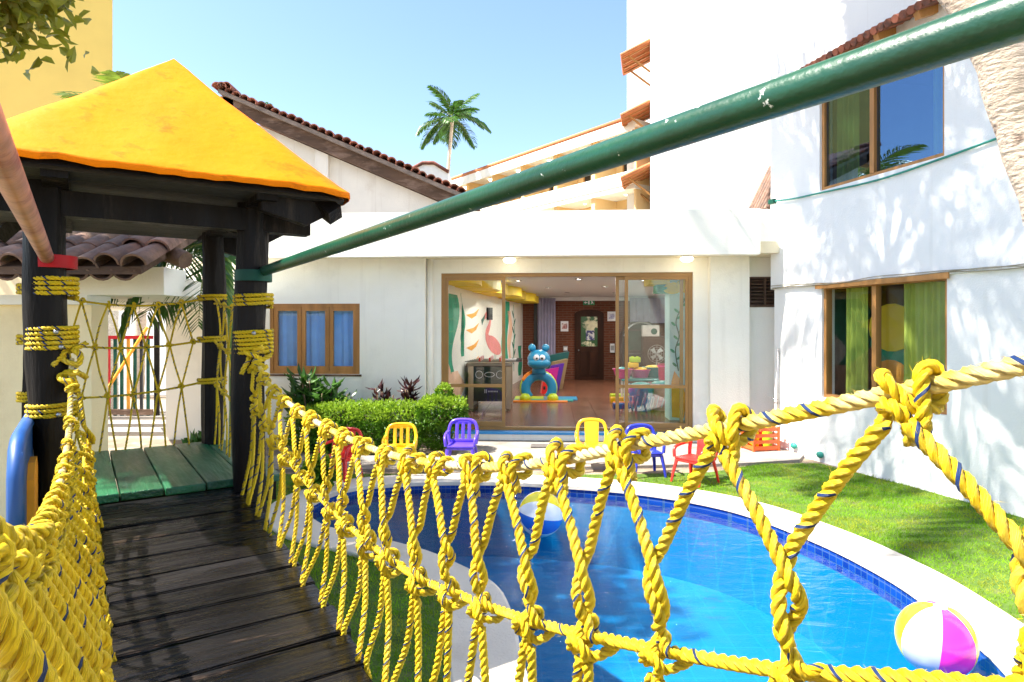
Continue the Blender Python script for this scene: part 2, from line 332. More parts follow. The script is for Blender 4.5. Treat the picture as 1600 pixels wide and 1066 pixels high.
def rope(mb, pts, dia=.026, pitch=None, lod=1.0, phase=None, smooth_path=True, cols=None, blue=True, fuzz=0):
    """three-strand laid rope along pts"""
    pitch = pitch or dia*2.5; per = max(5, int(10*lod)); n = cols or (7 if lod > .7 else 5)
    P = spline(pts, pitch/per) if smooth_path else np.asarray(pts, float)
    if len(P) < 4: P = spline(pts, np.linalg.norm(np.asarray(pts[-1])-np.asarray(pts[0]))/5)
    T, Nn, Bn = frames(P); k = len(P)
    arc = np.concatenate([[0], np.cumsum(np.linalg.norm(np.diff(P, axis=0), axis=1))])
    ph0 = RNG.uniform(0, 6.28) if phase is None else phase
    a, r = dia*.262, dia*.247
    for q in range(3):
        th = ph0 + 2*math.pi*arc/pitch + q*2*math.pi/3
        er = np.cos(th)[:, None]*Nn+np.sin(th)[:, None]*Bn; et = -np.sin(th)[:, None]*Nn+np.cos(th)[:, None]*Bn
        C = P+a*er; ts = T+(a*2*math.pi/pitch)*et; ts /= np.linalg.norm(ts, axis=1)[:, None]
        bt = np.cross(ts, er); ang = (np.arange(n)-.5)*2*math.pi/n
        V = C[:, None, :]+r*(np.cos(ang)[None, :, None]*er[:, None, :]+np.sin(ang)[None, :, None]*bt[:, None, :])
        i = np.arange(k-1)[:, None]*n; j = np.arange(n)[None, :]; j2 = (j+1) % n
        F = np.stack([i+j, i+j2, i+n+j2, i+n+j], -1)
        mi = np.zeros((k-1, n), int)
        if q == 0 and blue:
            on = (np.sin(arc[:-1]*21.0+ph0*5)+.55*np.sin(arc[:-1]*57+ph0) > .05)
            mi[on, 0] = 1
        uv = np.stack([np.repeat(arc, n)+q*.37+ph0, np.tile(np.arange(n)/n, k)], 1)
        b0 = mb.n
        mb.add(V.reshape(-1, 3), F.reshape(-1, 4), mi.ravel(), uv)
        mb.f.append(np.array([list(range(b0+n-1, b0-1, -1)), list(range(b0+(k-1)*n, b0+k*n))])); mb.m.append(np.array([0, 0]))
        if fuzz:   # loose fibres standing off the strand
            nf = int(fuzz*arc[-1]/3)+1; ii = RNG.integers(0, k, nf); jj = RNG.uniform(-1.6, 1.6, nf)
            o_ = np.cos(jj)[:, None]*er[ii]+np.sin(jj)[:, None]*bt[ii]; p_ = C[ii]+r*.98*o_
            d_ = unit(o_*RNG.uniform(.25, 1.0, nf)[:, None]+ts[ii]*RNG.choice([-1, 1], nf)[:, None]+RNG.normal(0, .35, (nf, 3))); ln_ = RNG.uniform(.004, .013, nf)[:, None]
            w_ = unit(np.cross(d_, RNG.normal(size=(nf, 3))))*.00028; V_ = np.stack([p_-w_, p_+w_, p_+d_*ln_], 1).reshape(-1, 3)
            mb.add(V_, np.arange(3*nf).reshape(-1, 3), 0, np.repeat(RNG.uniform(0, 9, (nf, 2)), 3, 0))
    return mb
# ------------------------------------------------------------------ object helpers
def tag(o, label, cat=None, group=None, kind=None):
    o['label'] = label
    if cat: o['category'] = cat
    if group: o['group'] = group
    if kind: o['kind'] = kind
    return o
def thing(name, label, cat, loc=(0, 0, 0), rz=0.0, group=None):
    o = bpy.data.objects.new(name, None); COL.objects.link(o); o.location = loc; o.rotation_euler = (0, 0, rz); o.empty_display_size = .2
    return tag(o, label, cat, group)
def struct(o, label=None, cat=None):
    o['kind'] = 'structure'
    if label: o['label'] = label
    o['category'] = cat or o.name.replace('_', ' ')
    return o
def copy_part(o, parent, loc=None, rot=None, scale=None):
    c = o.copy(); COL.objects.link(c); c.parent = parent
    if loc is not None: c.location = loc
    if rot is not None: c.rotation_euler = rot
    if scale is not None: c.scale = scale
    return c
def copy_tree(o, parent=None):
    c = o.copy(); COL.objects.link(c); c.parent = parent
    for ch in list(o.children): copy_tree(ch, c)
    return c
def px(x, y, Y):
    """point of the place seen at pixel (x, y) of the photograph, Y metres ahead"""
    return Vector(((x-800)/1000*Y, Y, CZ-(y-512)/1000*Y))
def wall_mesh(x0, x1, z0, z1, th, openings, mb=None, mi=0):
    """wall in the local xz plane, front at y=0, back at y=th, with real openings (x0,x1,z0,z1)"""
    mb = mb or MB()
    xs = sorted({x0, x1, *[a for o in openings for a in o[:2]]}); zs = sorted({z0, z1, *[a for o in openings for a in o[2:]]})
    xs = [a for a in xs if x0 <= a <= x1]; zs = [a for a in zs if z0 <= a <= z1]
    def solid(i, j):
        if i < 0 or j < 0 or i >= len(xs)-1 or j >= len(zs)-1: return False
        cx, cz = (xs[i]+xs[i+1])/2, (zs[j]+zs[j+1])/2
        return not any(o[0] < cx < o[1] and o[2] < cz < o[3] for o in openings)
    V = []; F = []
    def q(*p):
        b = len(V); V.extend(p); F.append(tuple(range(b, b+len(p))))
    for i in range(len(xs)-1):
        for j in range(len(zs)-1):
            if not solid(i, j): continue
            a, b, c, d = xs[i], xs[i+1], zs[j], zs[j+1]
            q((a, 0, c), (b, 0, c), (b, 0, d), (a, 0, d)); q((a, th, d), (b, th, d), (b, th, c), (a, th, c))
            if not solid(i-1, j): q((a, 0, c), (a, 0, d), (a, th, d), (a, th, c))
            if not solid(i+1, j): q((b, 0, d), (b, 0, c), (b, th, c), (b, th, d))
            if not solid(i, j-1): q((b, 0, c), (a, 0, c), (a, th, c), (b, th, c))
            if not solid(i, j+1): q((a, 0, d), (b, 0, d), (b, th, d), (a, th, d))
    return mb.add(V, F, mi)
def leaf_quads(mb, P, D, U, L, W, mi=0, fold=.25):
    """leaves: base P, direction D, side U; length L, width W; two folded halves"""
    n = len(P); L = np.broadcast_to(L, n)[:, None]; W = np.broadcast_to(W, n)[:, None]
    Nn = np.cross(D, U); up = Nn*W*fold
    bend = -Nn*L*.10
    a = P; b = P+D*L*.28+U*W*.44+up; b2 = P+D*L*.66+U*W*.40+up+bend*.4; c = P+D*L+bend; d = P+D*L*.28-U*W*.44+up; d2 = P+D*L*.66-U*W*.40+up+bend*.4; e = P+D*L*.5
    V = np.stack([a, b, b2, c, d2, d, e], 1).reshape(-1, 3)
    k = np.arange(n)[:, None]*7
    F = np.concatenate([k+np.array([[0, 6, 2, 1]]), k+np.array([[0, 5, 4, 6]])]); mb.add(V, F, mi)
    T3 = np.concatenate([k+np.array([[6, 3, 2]]), k+np.array([[6, 4, 3]])])+(mb.n-7*n); mb.f.append(T3); mb.m.append(np.full(len(T3), mi))
    return mb
def unit(a): return a/(np.linalg.norm(a, axis=-1, keepdims=True)+1e-9)
def rand_dirs(n, zmin=-1, zmax=1):
    z = RNG.uniform(zmin, zmax, n); a = RNG.uniform(0, 6.283, n); r = np.sqrt(np.maximum(0, 1-z*z))
    return np.stack([r*np.cos(a), r*np.sin(a), z], 1)
def side_of(D):
    return unit(np.cross(D, unit(rand_dirs(len(D))+1e-3)))
# ================================================================== THE SETTING: ground, lawn, path, pool
POOL = spline([(-1.98,6.2),(-1.78,6.85),(-1.2,7.12),(-.4,7.18),(.36,7.08),(1.36,6.75),(2.1,6.15),(2.47,5.33),(2.62,4.63),(2.63,4.04),(2.5,3.2),(2.05,2.5),(1.3,2.15),(.6,2.3),(.2,2.75),(.07,3.16),(-.01,3.88),(-.13,4.33),(-.39,4.67),(-.68,4.97),(-1.11,5.26),(-1.67,5.62)], .09, closed=True)
def offset_loop(P, d):
    T = unit(np.roll(P, -1, 0)-np.roll(P, 1, 0)); n = np.stack([T[:, 1], -T[:, 0]], 1)   # loop runs clockwise: this is inward
    return P-n*d
def fill_with_hole(name, outer, hole, z, m):
    bm = bmesh.new(); es = []
    for loop in (outer, hole):
        vs = [bm.verts.new((p[0], p[1], z)) for p in loop]
        es += [bm.edges.new((vs[i], vs[(i+1) % len(vs)])) for i in range(len(vs))]
    bmesh.ops.triangle_fill(bm, use_beauty=True, use_dissolve=False, edges=es)
    for f in bm.faces:
        f.normal_update()
        if f.normal.z < 0: f.normal_flip()
    me = bpy.data.meshes.new(name); bm.to_mesh(me); bm.free(); me.materials.append(m); return link(name, me)
MID = offset_loop(POOL, .12); OUT = offset_loop(POOL, .37)
big = [(-900, -900), (900, -900), (900, 900), (-900, 900)]
struct(fill_with_hole('ground', big, MID, -.012, SOIL), 'dry bare soil ground around the garden')
lawn_poly = [(-3.6, .6), (6.6, .6), (5.0, 5.1), (4.42, 7.0), (3.95, 8.25), (3.2, 8.2), (2.4, 7.75), (1.2, 7.62), (-.6, 7.66), (-2.4, 7.66), (-4.2, 7.6), (-4.2, 5.6)]
struct(fill_with_hole('lawn', lawn_poly, MID, 0.0, LAWN), 'short green lawn around the pool')
# path of concrete
mb = MB()
mb.prism([(-4.6, 7.78), (-.7, 7.82), (1.2, 7.95), (3.0, 8.15), (3.75, 8.35), (4.0, 8.75), (3.72, 9.6), (3.6, 10.2), (-.7, 10.35), (-.75, 8.62), (-4.6, 8.6)], -.05, .028, 'z')
struct(mb.build('path', CONC), 'grey concrete path in front of the glass doors')
# coping ring
def ring_strip(mb, A, B, za, zb, mi=0):
    n = len(A); V = np.vstack([np.column_stack([A, np.full(n, za)]), np.column_stack([B, np.full(n, zb)])])
    i = np.arange(n); j = (i+1) % n
    return mb.add(V, np.stack([i, j, j+n, i+n], 1), mi)
mb = MB(); H = .032
IN2 = offset_loop(POOL, -.012); IN3 = offset_loop(POOL, .01)
ring_strip(mb, OUT, OUT, -.05, H-.008); ring_strip(mb, OUT, offset_loop(POOL, .36), H-.008, H); ring_strip(mb, offset_loop(POOL, .36), IN3, H, H)
ring_strip(mb, IN3, IN2, H, H-.012); ring_strip(mb, IN2, IN2, H-.012, H-.05); ring_strip(mb, IN2, MID, H-.05, H-.05)
o = mb.build('pool_coping', COPING, smooth=True, auto=40); struct(o, 'pale cream stone coping round the pool')
mb = MB()
ring_strip(mb, POOL, POOL, -.01, -.17, 0); ring_strip(mb, POOL, offset_loop(POOL, -.1), -.17, -.78, 1)
o = mb.build('pool_wall', [POOLT, POOLF], smooth=True); struct(o, 'navy mosaic band and blue wall of the pool')
def loop_face(name, P, z, m):
    bm = bmesh.new(); vs = [bm.verts.new((p[0], p[1], z)) for p in P]; f = bm.faces.new(vs); f.normal_update()
    if f.normal.z < 0: f.normal_flip()
    bmesh.ops.triangulate(bm, faces=bm.faces[:]); me = bpy.data.meshes.new(name); bm.to_mesh(me); bm.free(); me.materials.append(m); return link(name, me)
struct(loop_face('pool_floor', offset_loop(POOL, -.1), -.78, POOLF), 'blue tiled floor of the pool')
WATER_Z = -.065
struct(loop_face('water', offset_loop(POOL, .004), WATER_Z, water_mat()), 'clear blue rippled pool water', 'water')

# ================================================================== MAIN BUILDING (white, flat roof, glass doors)
FA = R(3.5); F0 = Vector((.84, 9.9, 0)); fc, fs = math.cos(FA), math.sin(FA)
def L(x, y, v=0.0):
    k = (x-800)/1000; u = (k*(9.9+v*fc)-.84-v*fs)/(fc+k*fs); Yw = 9.9-u*fs+v*fc
    return (u, v, CZ-(y-512)/1000*Yw)
def LW(u, v, z): return Vector((.84+u*fc+v*fs, 9.9-u*fs+v*fc, z))
mainb = thing('playroom_building', 'low white flat-roofed building with wide glass doors behind the pool', 'building', F0, -FA)
FZ = .146                                     # floor level
uL0, uL1 = L(272, 0)[0], L(668, 0)[0]; uD0, uD1 = L(689, 0)[0], L(1083, 0)[0]; uP1 = L(1166, 0)[0]; uR1 = L(1225, 0)[0]
DT = 2.60
# left bay, 0.22 proud, with window opening
wx0, wx1 = L(421, 0, -.22)[0], L(562, 0, -.22)[0]; wz0, wz1 = 1.03, 2.12
mb = MB(); wall_mesh(uL0, uL1, -.05, 2.83, .24, [(wx0, wx1, wz0, wz1)], mb)
o = mb.build('left_wall', WHITE, mainb); o.location = (0, -.22, 0)
mb = MB(); mb.box(uL0, uL0+.22, .0205, 5.5, -.05, 2.83); mb.build('side_wall', WHITE, mainb)
# front wall with door opening
mb = MB(); wall_mesh(uL1-.01, uR1+.3, -.05, 2.83, .22, [(uD0, uD1, FZ, DT), (uP1+.03, uR1-.03, 2.06, 2.52)], mb)
mb.build('front_wall', WHITE, mainb)
mb = MB(); mb.box(uD1+.22, uP1, -.16, -.002, -.04, 2.83); mb.build('pilaster', WHITE, mainb)
mb = MB(); mb.tube([(uL1+.055, -.07, 0), (uL1+.055, -.07, 1.4), (uL1+.055, -.07, 2.82)], .05, 12); mb.build('drainpipe', WHITE, mainb, True)
# base step and threshold
mb = MB(); mb.box(uD0-.1, uD1+.3, -.16, -.001, 0, FZ-.03); mb.build('base_step', WHITE, mainb)
mb = MB(); mb.box(uD0-.1, uD1+.1, -.175, .0, FZ-.03+.001, FZ+.006); mb.build('threshold', BLUEP, mainb)
# roof slab with tall fascia
fb, ft = 2.78, 3.42; uF1 = L(1187, 0, -.75)[0]; uF0 = L(255, 0, -.75)[0]
mb = MB(); mb.box(uF0, uF1, -.78, -.60, fb, ft); mb.build('fascia', WHITE, mainb)
mb = MB(); mb.box(uF0+.02, uR1+.5, -.60, .30, fb+.035, fb+.2); mb.build('soffit', mat('soffit_cream', (.74, .66, .48), .85, .05), mainb)
mb = MB(); mb.box(uF1, uR1+.4, -.6, -.42, fb+.15, ft+.02); mb.build('fascia_return', WHITE, mainb)
mb = MB(); mb.box(uF0+.02, uR1+.4, -.598, 11.0, fb+.21, fb+.32); mb.build('roof_slab', CONC, mainb)
# louvre vent
vt = MB(); vt.box(uP1+.03, uR1-.03, .10, .12, 2.06, 2.52); vt.build('vent_backing', BLACK, mainb)
for a in range(8):
    m_ = MB(); z = 2.09+a*.054; m_.add([(uP1+.05, .0, z-.012), (uR1-.05, .0, z-.012), (uR1-.05, .07, z+.032), (uP1+.05, .07, z+.032), (uP1+.05, .0, z-.002), (uR1-.05, .0, z-.002), (uR1-.05, .07, z+.042), (uP1+.05, .07, z+.042)], [(0, 1, 2, 3), (7, 6, 5, 4), (0, 4, 5, 1), (2, 6, 7, 3), (0, 3, 7, 4), (1, 5, 6, 2)])
    m_.build('vent_slat', BEAMW, mainb)
m_ = MB(); wall_mesh(uP1+.03, uR1-.03, 2.06, 2.52, .05, [(uP1+.055, (uP1+uR1)/2-.012, 2.085, 2.495), ((uP1+uR1)/2+.012, uR1-.055, 2.085, 2.495)], m_); o = m_.build('vent_frame', BEAMW, mainb); o.location.y = -.012
# left window : frame + three sashes with panes and blue curtain
win = MB(); fw = .05
wall_mesh(wx0, wx1, wz0, wz1, .09, [(wx0+fw, wx1-fw, wz0+fw, wz1-fw)], win)
wo = win.build('window', WOODF, mainb); wo.location = (0, -.20, 0)
wd = (wx1-wx0-2*fw)/3
for i in range(3):
    a = wx0+fw+i*wd; b = a+wd
    s = MB(); wall_mesh(a+.004, b-.004, wz0+fw, wz1-fw, .045, [(a+.065, b-.065, wz0+fw+.07, wz1-fw-.06)], s); so = s.build('sash', WOODF, wo); so.location.y = .015
    p = MB(); p.box(a+.06, b-.06, .032, .037, wz0+fw+.06, wz1-fw-.05); p.build('pane', GLASSM, wo)
def curtain(name, x0, x1, z0, z1, y, m, parent, n=60, amp=.03, waves=9, seed=0):
    mb = MB(); V = []; F = []; rr = random.Random(seed); ph = [rr.uniform(0, 6) for _ in range(3)]
    for j in range(5):
        f = j/4; z = z0+(z1-z0)*f
        for i in range(n):
            t = i/(n-1); V.append((x0+(x1-x0)*t, y+amp*(1-.35*f)*(math.sin(t*waves*6.28+ph[0])+.4*math.sin(t*waves*2.3*6.28+ph[1]+f)), z))
    for j in range(4):
        for i in range(n-1): F.append((j*n+i, j*n+i+1, j*n+n+i+1, j*n+n+i))
    mb.add(V, F); return mb.build(name, m, parent, True)
curtain('curtain', wx0+.03, wx1-.03, wz0+.0, wz1+.0, -.075, CURTB, mainb, 80, .016, 8, 1)
m_ = MB(); m_.box(wx0-.4, wx1+.4, .6, .64, .3, 2.7); m_.build('inner_backdrop_wall', WHITE, mainb)
m_ = MB(); m_.box(wx0-.03, wx1+.03, -.235, -.2205, wz0-.035, wz0-.004); m_.build('window_sill', BEAMW, mainb)

# ---- playroom: floor, ceiling, walls
RD = 10.05
bz = 2.70
lw0, lw1 = uD0-.18, -1.12          # left wall, front and back u (it runs at an angle)
rw = L(1052, 0, RD)[0]+.15
mb = MB(); mb.box(-2.8, rw+.3, .22, RD+.1, -.04, FZ-.012); mb.build('interior_floor_slab', GROUT, mainb)
mb = MB(); mb.box(-2.8, rw+.3, .221, RD+.1, bz, bz+.08); mb.build('ceiling', CEILI, mainb)
mb = MB(); wall_mesh(-2.8, rw+.3, FZ-.02, bz+.05, .2, [], mb); o = mb.build('brick_wall', BRICKW, mainb); o.location.y = RD
# left mural wall, angled, with three glazed openings to the side yard near the front
ang = math.atan2(RD-.22, lw1-lw0); LWlen = math.hypot(RD-.22, lw1-lw0)
murw = bpy.data.objects.new('mural_wall', None)
mb = MB(); wall_mesh(0, LWlen, FZ-.02, bz+.05, .14, [], mb)
mw = mb.build('mural_wall', mat('mural_white_paint', (.84, .82, .76), .7, .03), mainb); mw.location = (lw0, .222, 0); mw.rotation_euler = (0, 0, ang)
# right wall with an unseen side opening, added to let daylight in
mb = MB(); wall_mesh(0, RD-.24, FZ-.02, bz+.05, .14, [(.8, 4.2, .9, 2.3)], mb)
o = mb.build('right_wall', WHITE, mainb); o.location = (rw, .222, 0); o.rotation_euler = (0, 0, R(90))
# floor tiles (nearest rows as pieces)
ft_me = None; ts = .42
for r_ in range(11):
    for c_ in range(-5, 14):
        x = -2.35+c_*ts+(0 if True else 0); y = .24+r_*ts
        if x < lw0-.5 or x > rw-.0-ts: continue
        if ft_me is None:
            m_ = MB(); m_.box(0, ts-.006, 0, ts-.006, FZ-.012+.001, FZ); o = m_.build('floor_tile', FLOORT, mainb); ft_me = o.data
        else: o = link('floor_tile', ft_me, mainb)
        o.location = (x, y, 0)
m_ = MB(); m_.box(-2.35, rw, .24+11*ts, RD, FZ-.011, FZ-.001); m_.build('floor_tiling_far', brick_mat('far_floor_tile', (.16, .064, .036), (.19, .08, .046), (.10, .05, .03), .42, .42, .006, .25, False, .1, 0.0), mainb)
# door frame (bronze aluminium), sliding panes
dm = [L(785, 0)[0], L(967, 0)[0], L(979, 0)[0]]
fr = MB(); wall_mesh(uD0, uD1, FZ+.007, DT, .10, [(uD0+.055, uD1-.055, FZ+.05, DT-.055)], fr)
sd = fr.build('sliding_door', ALU, mainb); sd.location.y = .04
def slider(a, b, y):
    mr = L(700, 603)[2]
    s = MB(); wall_mesh(a, b, FZ+.052, DT-.057, .035, [(a+.05, b-.05, FZ+.13, mr-.025), (a+.05, b-.05, mr+.025, DT-.11)], s); so = s.build('door_leaf', ALU, mainb); so.location.y = y
    p = MB(); p.box(a+.04, b-.04, .014, .020, mr+.02, DT-.1); p.build('pane', GLASS, so)
    p = MB(); p.box(a+.04, b-.04, .0145, .0205, FZ+.12, mr-.02); p.build('pane', GLASS, so)
slider(uD0+.057, dm[0]+.04, .05); slider(dm[2]-.02, uD1-.057, .05); slider(dm[1]-.04, uD1-.13, .092)
# porch lamps
for lx in (796, 1073):
    p = L(lx, 405, -.30); t = thing('porch_lamp', 'round opal porch lamp under the eave '+('above the left door leaf' if lx < 900 else 'above the right door leaf'), 'lamp', LW(p[0], -.30, 2.80), 0, 'porch ceiling lamps')
    m_ = MB(); m_.lathe([(.0, .015), (.085, .015), (.085, -.012), (.0, -.012)], 20); m_.build('base_ring', METAL, t, True, 40)
    m_ = MB(); m_.ball((0, 0, -.03), .095, 20, 10, (1, 1, .55)); m_.build('globe', LAMPG, t, True)
# downlights in the ceiling
for k, (lx, ly) in enumerate([(815, 452), (840, 459), (900, 449), (935, 455), (870, 456), (955, 458), (1010, 452)]):
    pass
for k, (u, v) in enumerate([(-.9, 3.0), (.3, 2.6), (1.6, 3.0), (-.3, 5.2), (1.0, 5.0), (2.4, 5.2), (.2, 7.4), (1.5, 7.6), (3.0, 7.4)]):
    t = thing('downlight', 'small round recessed downlight in the white playroom ceiling', 'downlight', LW(u, v, bz), 0, 'playroom ceiling downlights')
    m_ = MB(); m_.lathe([(.075, .0), (.075, -.012), (.055, -.012), (.05, -.002)], 16); m_.build('trim_ring', METAL, t, True, 40)
    m_ = MB(); m_.lathe([(.0, -.006), (.05, -.006)], 16); m_.build('lamp_face', LAMPD, t)
    ld = bpy.data.lights.new('downlight_bulb', 'AREA'); ld.shape = 'DISK'; ld.size = .10; ld.energy = 6.5; ld.color = (1, .95, .88)
    lo = bpy.data.objects.new('downlight_bulb', ld); COL.objects.link(lo); lo.parent = t; lo.location = (0, 0, -.016)

# ---- murals on the left wall (flat paint, 3 mm proud), local: x along wall, z up
def paint(name, poly, m, parent, y=-.003, off=(0, 0)):
    mb = MB(); mb.prism([(a+off[0], b+off[1]) for a, b in poly], y, y+.0025, 'y'); return mb.build(name, m, parent)
def ell(cx, cz, a, b, n=20, rot=0): return [(cx+a*math.cos(t)*math.cos(rot)-b*math.sin(t)*math.sin(rot), cz+a*math.cos(t)*math.sin(rot)+b*math.sin(t)*math.cos(rot)) for t in [2*math.pi*i/n for i in range(n)]]
MG = mat('mural_green', (.02, .34, .20), .7, .25, 5); MO = mat('mural_orange', (.82, .36, .05), .7, .15, 5); MPK = mat('mural_pink', (.80, .26, .26), .7, .12, 5)
MPE = mat('mural_peach', (.82, .52, .36), .7, .1, 4); MY = mat('mural_yellow', (.88, .66, .03), .6, .06, 4); MDK = mat('mural_dark_green', (.01, .12, .09), .7); MSK = mat('mural_sky_blue', (.62, .88, .95), .7, .06, 4)
def wavy(x0, x1, z0, z1, amp, n=14, s=0):
    rr = random.Random(s); l = []; r_ = []
    for i in range(n+1):
        f = i/n; l.append((x0+amp*math.sin(f*9+s), z0+(z1-z0)*f)); r_.append((x1+amp*math.sin(f*7+s*2)*1.3, z0+(z1-z0)*f))
    return l+r_[::-1]
paint('mural_foliage', wavy(.5, 1.5, .55, 2.35, .22, 18, 1), MG, mw); paint('mural_foliage', wavy(.3, .9, .5, 1.9, .2, 14, 3), MPE, mw, -.006)
paint('mural_foliage', wavy(1.0, 1.9, .2, .95, .2, 14, 5), MPE, mw, -.0055)
paint('mural_foliage', wavy(.3, .8, 1.75, 2.45, .1, 10, 4), MY, mw, -.009)
for i, z in enumerate((1.0, 1.35, 1.7, 2.0)):
    paint('mural_leaf', [(2.3, z), (3.0, z+.05), (3.5, z+.15), (3.2, z-.0), (2.8, z-.07)], MO, mw)
paint('mural_vine', wavy(2.0, 2.06, 1.2, 2.4, .14, 26, 2), MG, mw, -.007)
# flamingo
fx = 5.2
paint('mural_flamingo_body', ell(fx, 1.32, .95, .20, 22, -.16), MPK, mw)
nk = spline([(fx-.6, 1.42), (fx-.95, 1.58), (fx-.62, 1.78), (fx-.5, 1.96), (fx-.8, 2.06), (fx-1.15, 1.98)], .04); nn = unit(np.gradient(nk, axis=0)); nr = np.linspace(.13, .055, len(nk))[:, None]
pn = np.stack([-nn[:, 1], nn[:, 0]], 1)*nr; paint('mural_flamingo_neck', [tuple(p) for p in np.vstack([nk+pn, (nk-pn)[::-1]])], MPK, mw, -.006)
paint('mural_flamingo_beak', [(fx-1.05, 2.05), (fx-1.5, 1.92), (fx-1.42, 1.80), (fx-1.2, 1.93)], MDK, mw, -.009)
paint('mural_flamingo_leg', [(fx, 1.12), (fx+.03, 1.12), (fx+.05, .4), (fx+.01, .4)], MDK, mw); paint('mural_flamingo_leg', [(fx+.2, 1.1), (fx+.23, 1.1), (fx+.1, .8), (fx-.2, .72), (fx-.2, .75), (fx+.07, .83)], MDK, mw, -.0045)
paint('mural_foliage', wavy(6.3, 7.2, .4, 2.45, .16, 18, 7), MG, mw); paint('mural_foliage', wavy(7.2, 7.7, .9, 2.2, .14, 14, 8), MPE, mw)
for k in range(7): paint('mural_leaf', ell(8.0+.25*(k % 2), .8+.22*k, .22, .05, 10, .5 if k % 2 else -.5), MDK, mw)
paint('mural_vine', wavy(8.1, 8.16, .5, 2.4, .06, 20, 2), MG, mw, -.006); paint('mural_foliage', wavy(9.0, 9.6, .3, 1.2, .1, 14, 9), MG, mw)
# yellow scalloped ceiling valance along the left wall
for k in range(7):
    m_ = MB(); cx = 1.0+k*1.4; w_ = .95; pl = [(cx-w_, .0)]+[(cx+w_*math.cos(math.pi-t), -(.55+.10*(k % 2))*math.sin(t)**.7) for t in [math.pi*i/14 for i in range(1, 14)]]+[(cx+w_, .0)]
    m_.prism(pl, bz-.20-.012*(k % 3), bz-.001, 'z'); m_.build('valance_lobe', MY, mw)
# ---- right mural column just inside the doors
cu0, cu1 = L(1046, 0, 1.3)[0], L(1083, 0, 1.3)[0]+.12
m_ = MB(); m_.box(cu0, cu1, 1.3, 1.75, FZ-.01, bz); mc = m_.build('mural_column', MSK, mainb)
def cpaint(name, poly, m, y): mb = MB(); mb.prism(poly, y-.0025, y, 'y'); return mb.build(name, m, mc)
u_m = (cu0+cu1)/2-.06
cpaint('mural_mango', [(u_m-.16, .20), (u_m+.04, .18), (u_m+.09, .5), (u_m+.02, .8), (u_m-.12, 1.0), (u_m-.17, .8)], MO, 1.297)
vn = spline([(u_m-.05, 1.0), (u_m-.10, 1.35), (u_m-.04, 1.6), (u_m-.09, 1.85), (u_m+.0, 2.1), (u_m+.08, 2.3)], .03); vd = unit(np.gradient(vn, axis=0)); vp = np.stack([-vd[:, 1], vd[:, 0]], 1)*.009
cpaint('mural_vine', [tuple(p) for p in np.vstack([vn+vp, (vn-vp)[::-1]])], MDK, 1.2965)
for k, i in enumerate(range(3, len(vn), 4)): cpaint('mural_leaf', ell(vn[i][0]+(.05 if k % 2 else -.05), vn[i][1]+.02, .05, .022, 10, .6 if k % 2 else 2.4), MG, 1.2955)
# painted yellow blossom above it
m_ = MB()
for k, (dx, dz, a, b, rt) in enumerate([(-.16, 0, .17, .10, .1), (.08, .03, .13, .12, 0), (.16, -.10, .12, .09, -.8), (.0, .05, .12, .1, 0)]):
    m_.prism(ell(u_m+.02+dx, 2.43+dz, a, b, 16, rt), 1.26-.004*k, 1.263-.004*k+.03, 'y')
m_.build('yellow_blossom', MY, mc)
m_ = MB()
for k, (dx, rt) in enumerate([(-.34, .2), (.24, -.8)]): m_.prism(ell(u_m+.02+dx, 2.42-.05*k, .07, .03, 10, rt), 1.235, 1.239, 'y')
for k in range(3): m_.prism([(u_m-.05+k*.03, 2.5), (u_m-.045+k*.03, 2.5), (u_m-.045+k*.035, 2.64), (u_m-.05+k*.035, 2.64)], 1.23, 1.234, 'y')
m_.build('blossom_leaf', MG, mc)
for (a0, a1, y0, y1, m__, nm) in [(cu0-.35, cu0-.002, 1.25, 1.9, MY, 'valance_lobe'), (cu0-.20, cu0-.0025, 1.35, 1.8, MG, 'valance_trim')]:
    m_ = MB(); m_.box(a0, a1, y0, y1, (bz-.2 if m__ is MY else bz-.34), (bz-.001 if m__ is MY else bz-.201)); m_.build(nm, m__, mainb)
# ---- back wall details: door, curtains
bw = RD-.001
d0, d1 = L(898, 0, RD)[0], L(943, 0, RD)[0]; dtop = L(900, 484, RD)[2]
WDK = mat('dark_brown_door', (.040, .014, .007), .5, .3, 6, stretch=(1, 1, .2), spec=.15)
bd = bpy.data.objects.new('interior_door', None); COL.objects.link(bd); bd.parent = mainb; bd.location = (0, bw-.06, 0)
arch = [(d0, FZ), (d1, FZ), (d1, dtop-.14)]+[((d0+d1)/2+(d1-d0)/2*math.cos(t), dtop-.14+.14*math.sin(t)) for t in [math.pi*i/10 for i in range(1, 10)]]+[(d0, dtop-.14)]
m_ = MB(); m_.prism(arch, 0, .06, 'y'); m_.build('door_surround', WDK, bd)
m_ = MB(); wall_mesh(d0+.07, d1-.07, FZ+.01, dtop-.12, .03, [(d0+.19, d1-.19, 1.17, dtop-.22)], m_); o = m_.build('door_panel', WDK, bd); o.location.y = -.032
m_ = MB(); m_.box(d0+.19, d1-.19, -.012, -.006, 1.17, dtop-.22); m_.build('door_window', mat('bright_door_glass', (.80, .66, .44), .2, .5, 2.2, col2=(.03, .10, .03), c2scale=1.8, c2lo=.45, c2hi=.5), bd)
for (a, b) in ((.18, .46), (.50, .82)):
    m_ = MB(); w_ = d1-d0; m_.rbox(d0+w_*a, d0+w_*b, -.045, -.03, FZ+.12, 1.02, .01); m_.build('door_panel_moulding', WDK, bd)
m_ = MB(); m_.ball((d0+.12, -.05, 1.05), .03, 10, 6); m_.build('door_knob', METAL, bd, True)
m_ = MB(); m_.box(d0+.34, d0+.60, -.018, -.013, 1.36, 1.66); m_.build('door_notice', mat('navy_notice_paper', (.05, .06, .20), .6, .6, 12, col2=(.7, .7, .7), c2scale=9, c2lo=.5, c2hi=.55), bd)
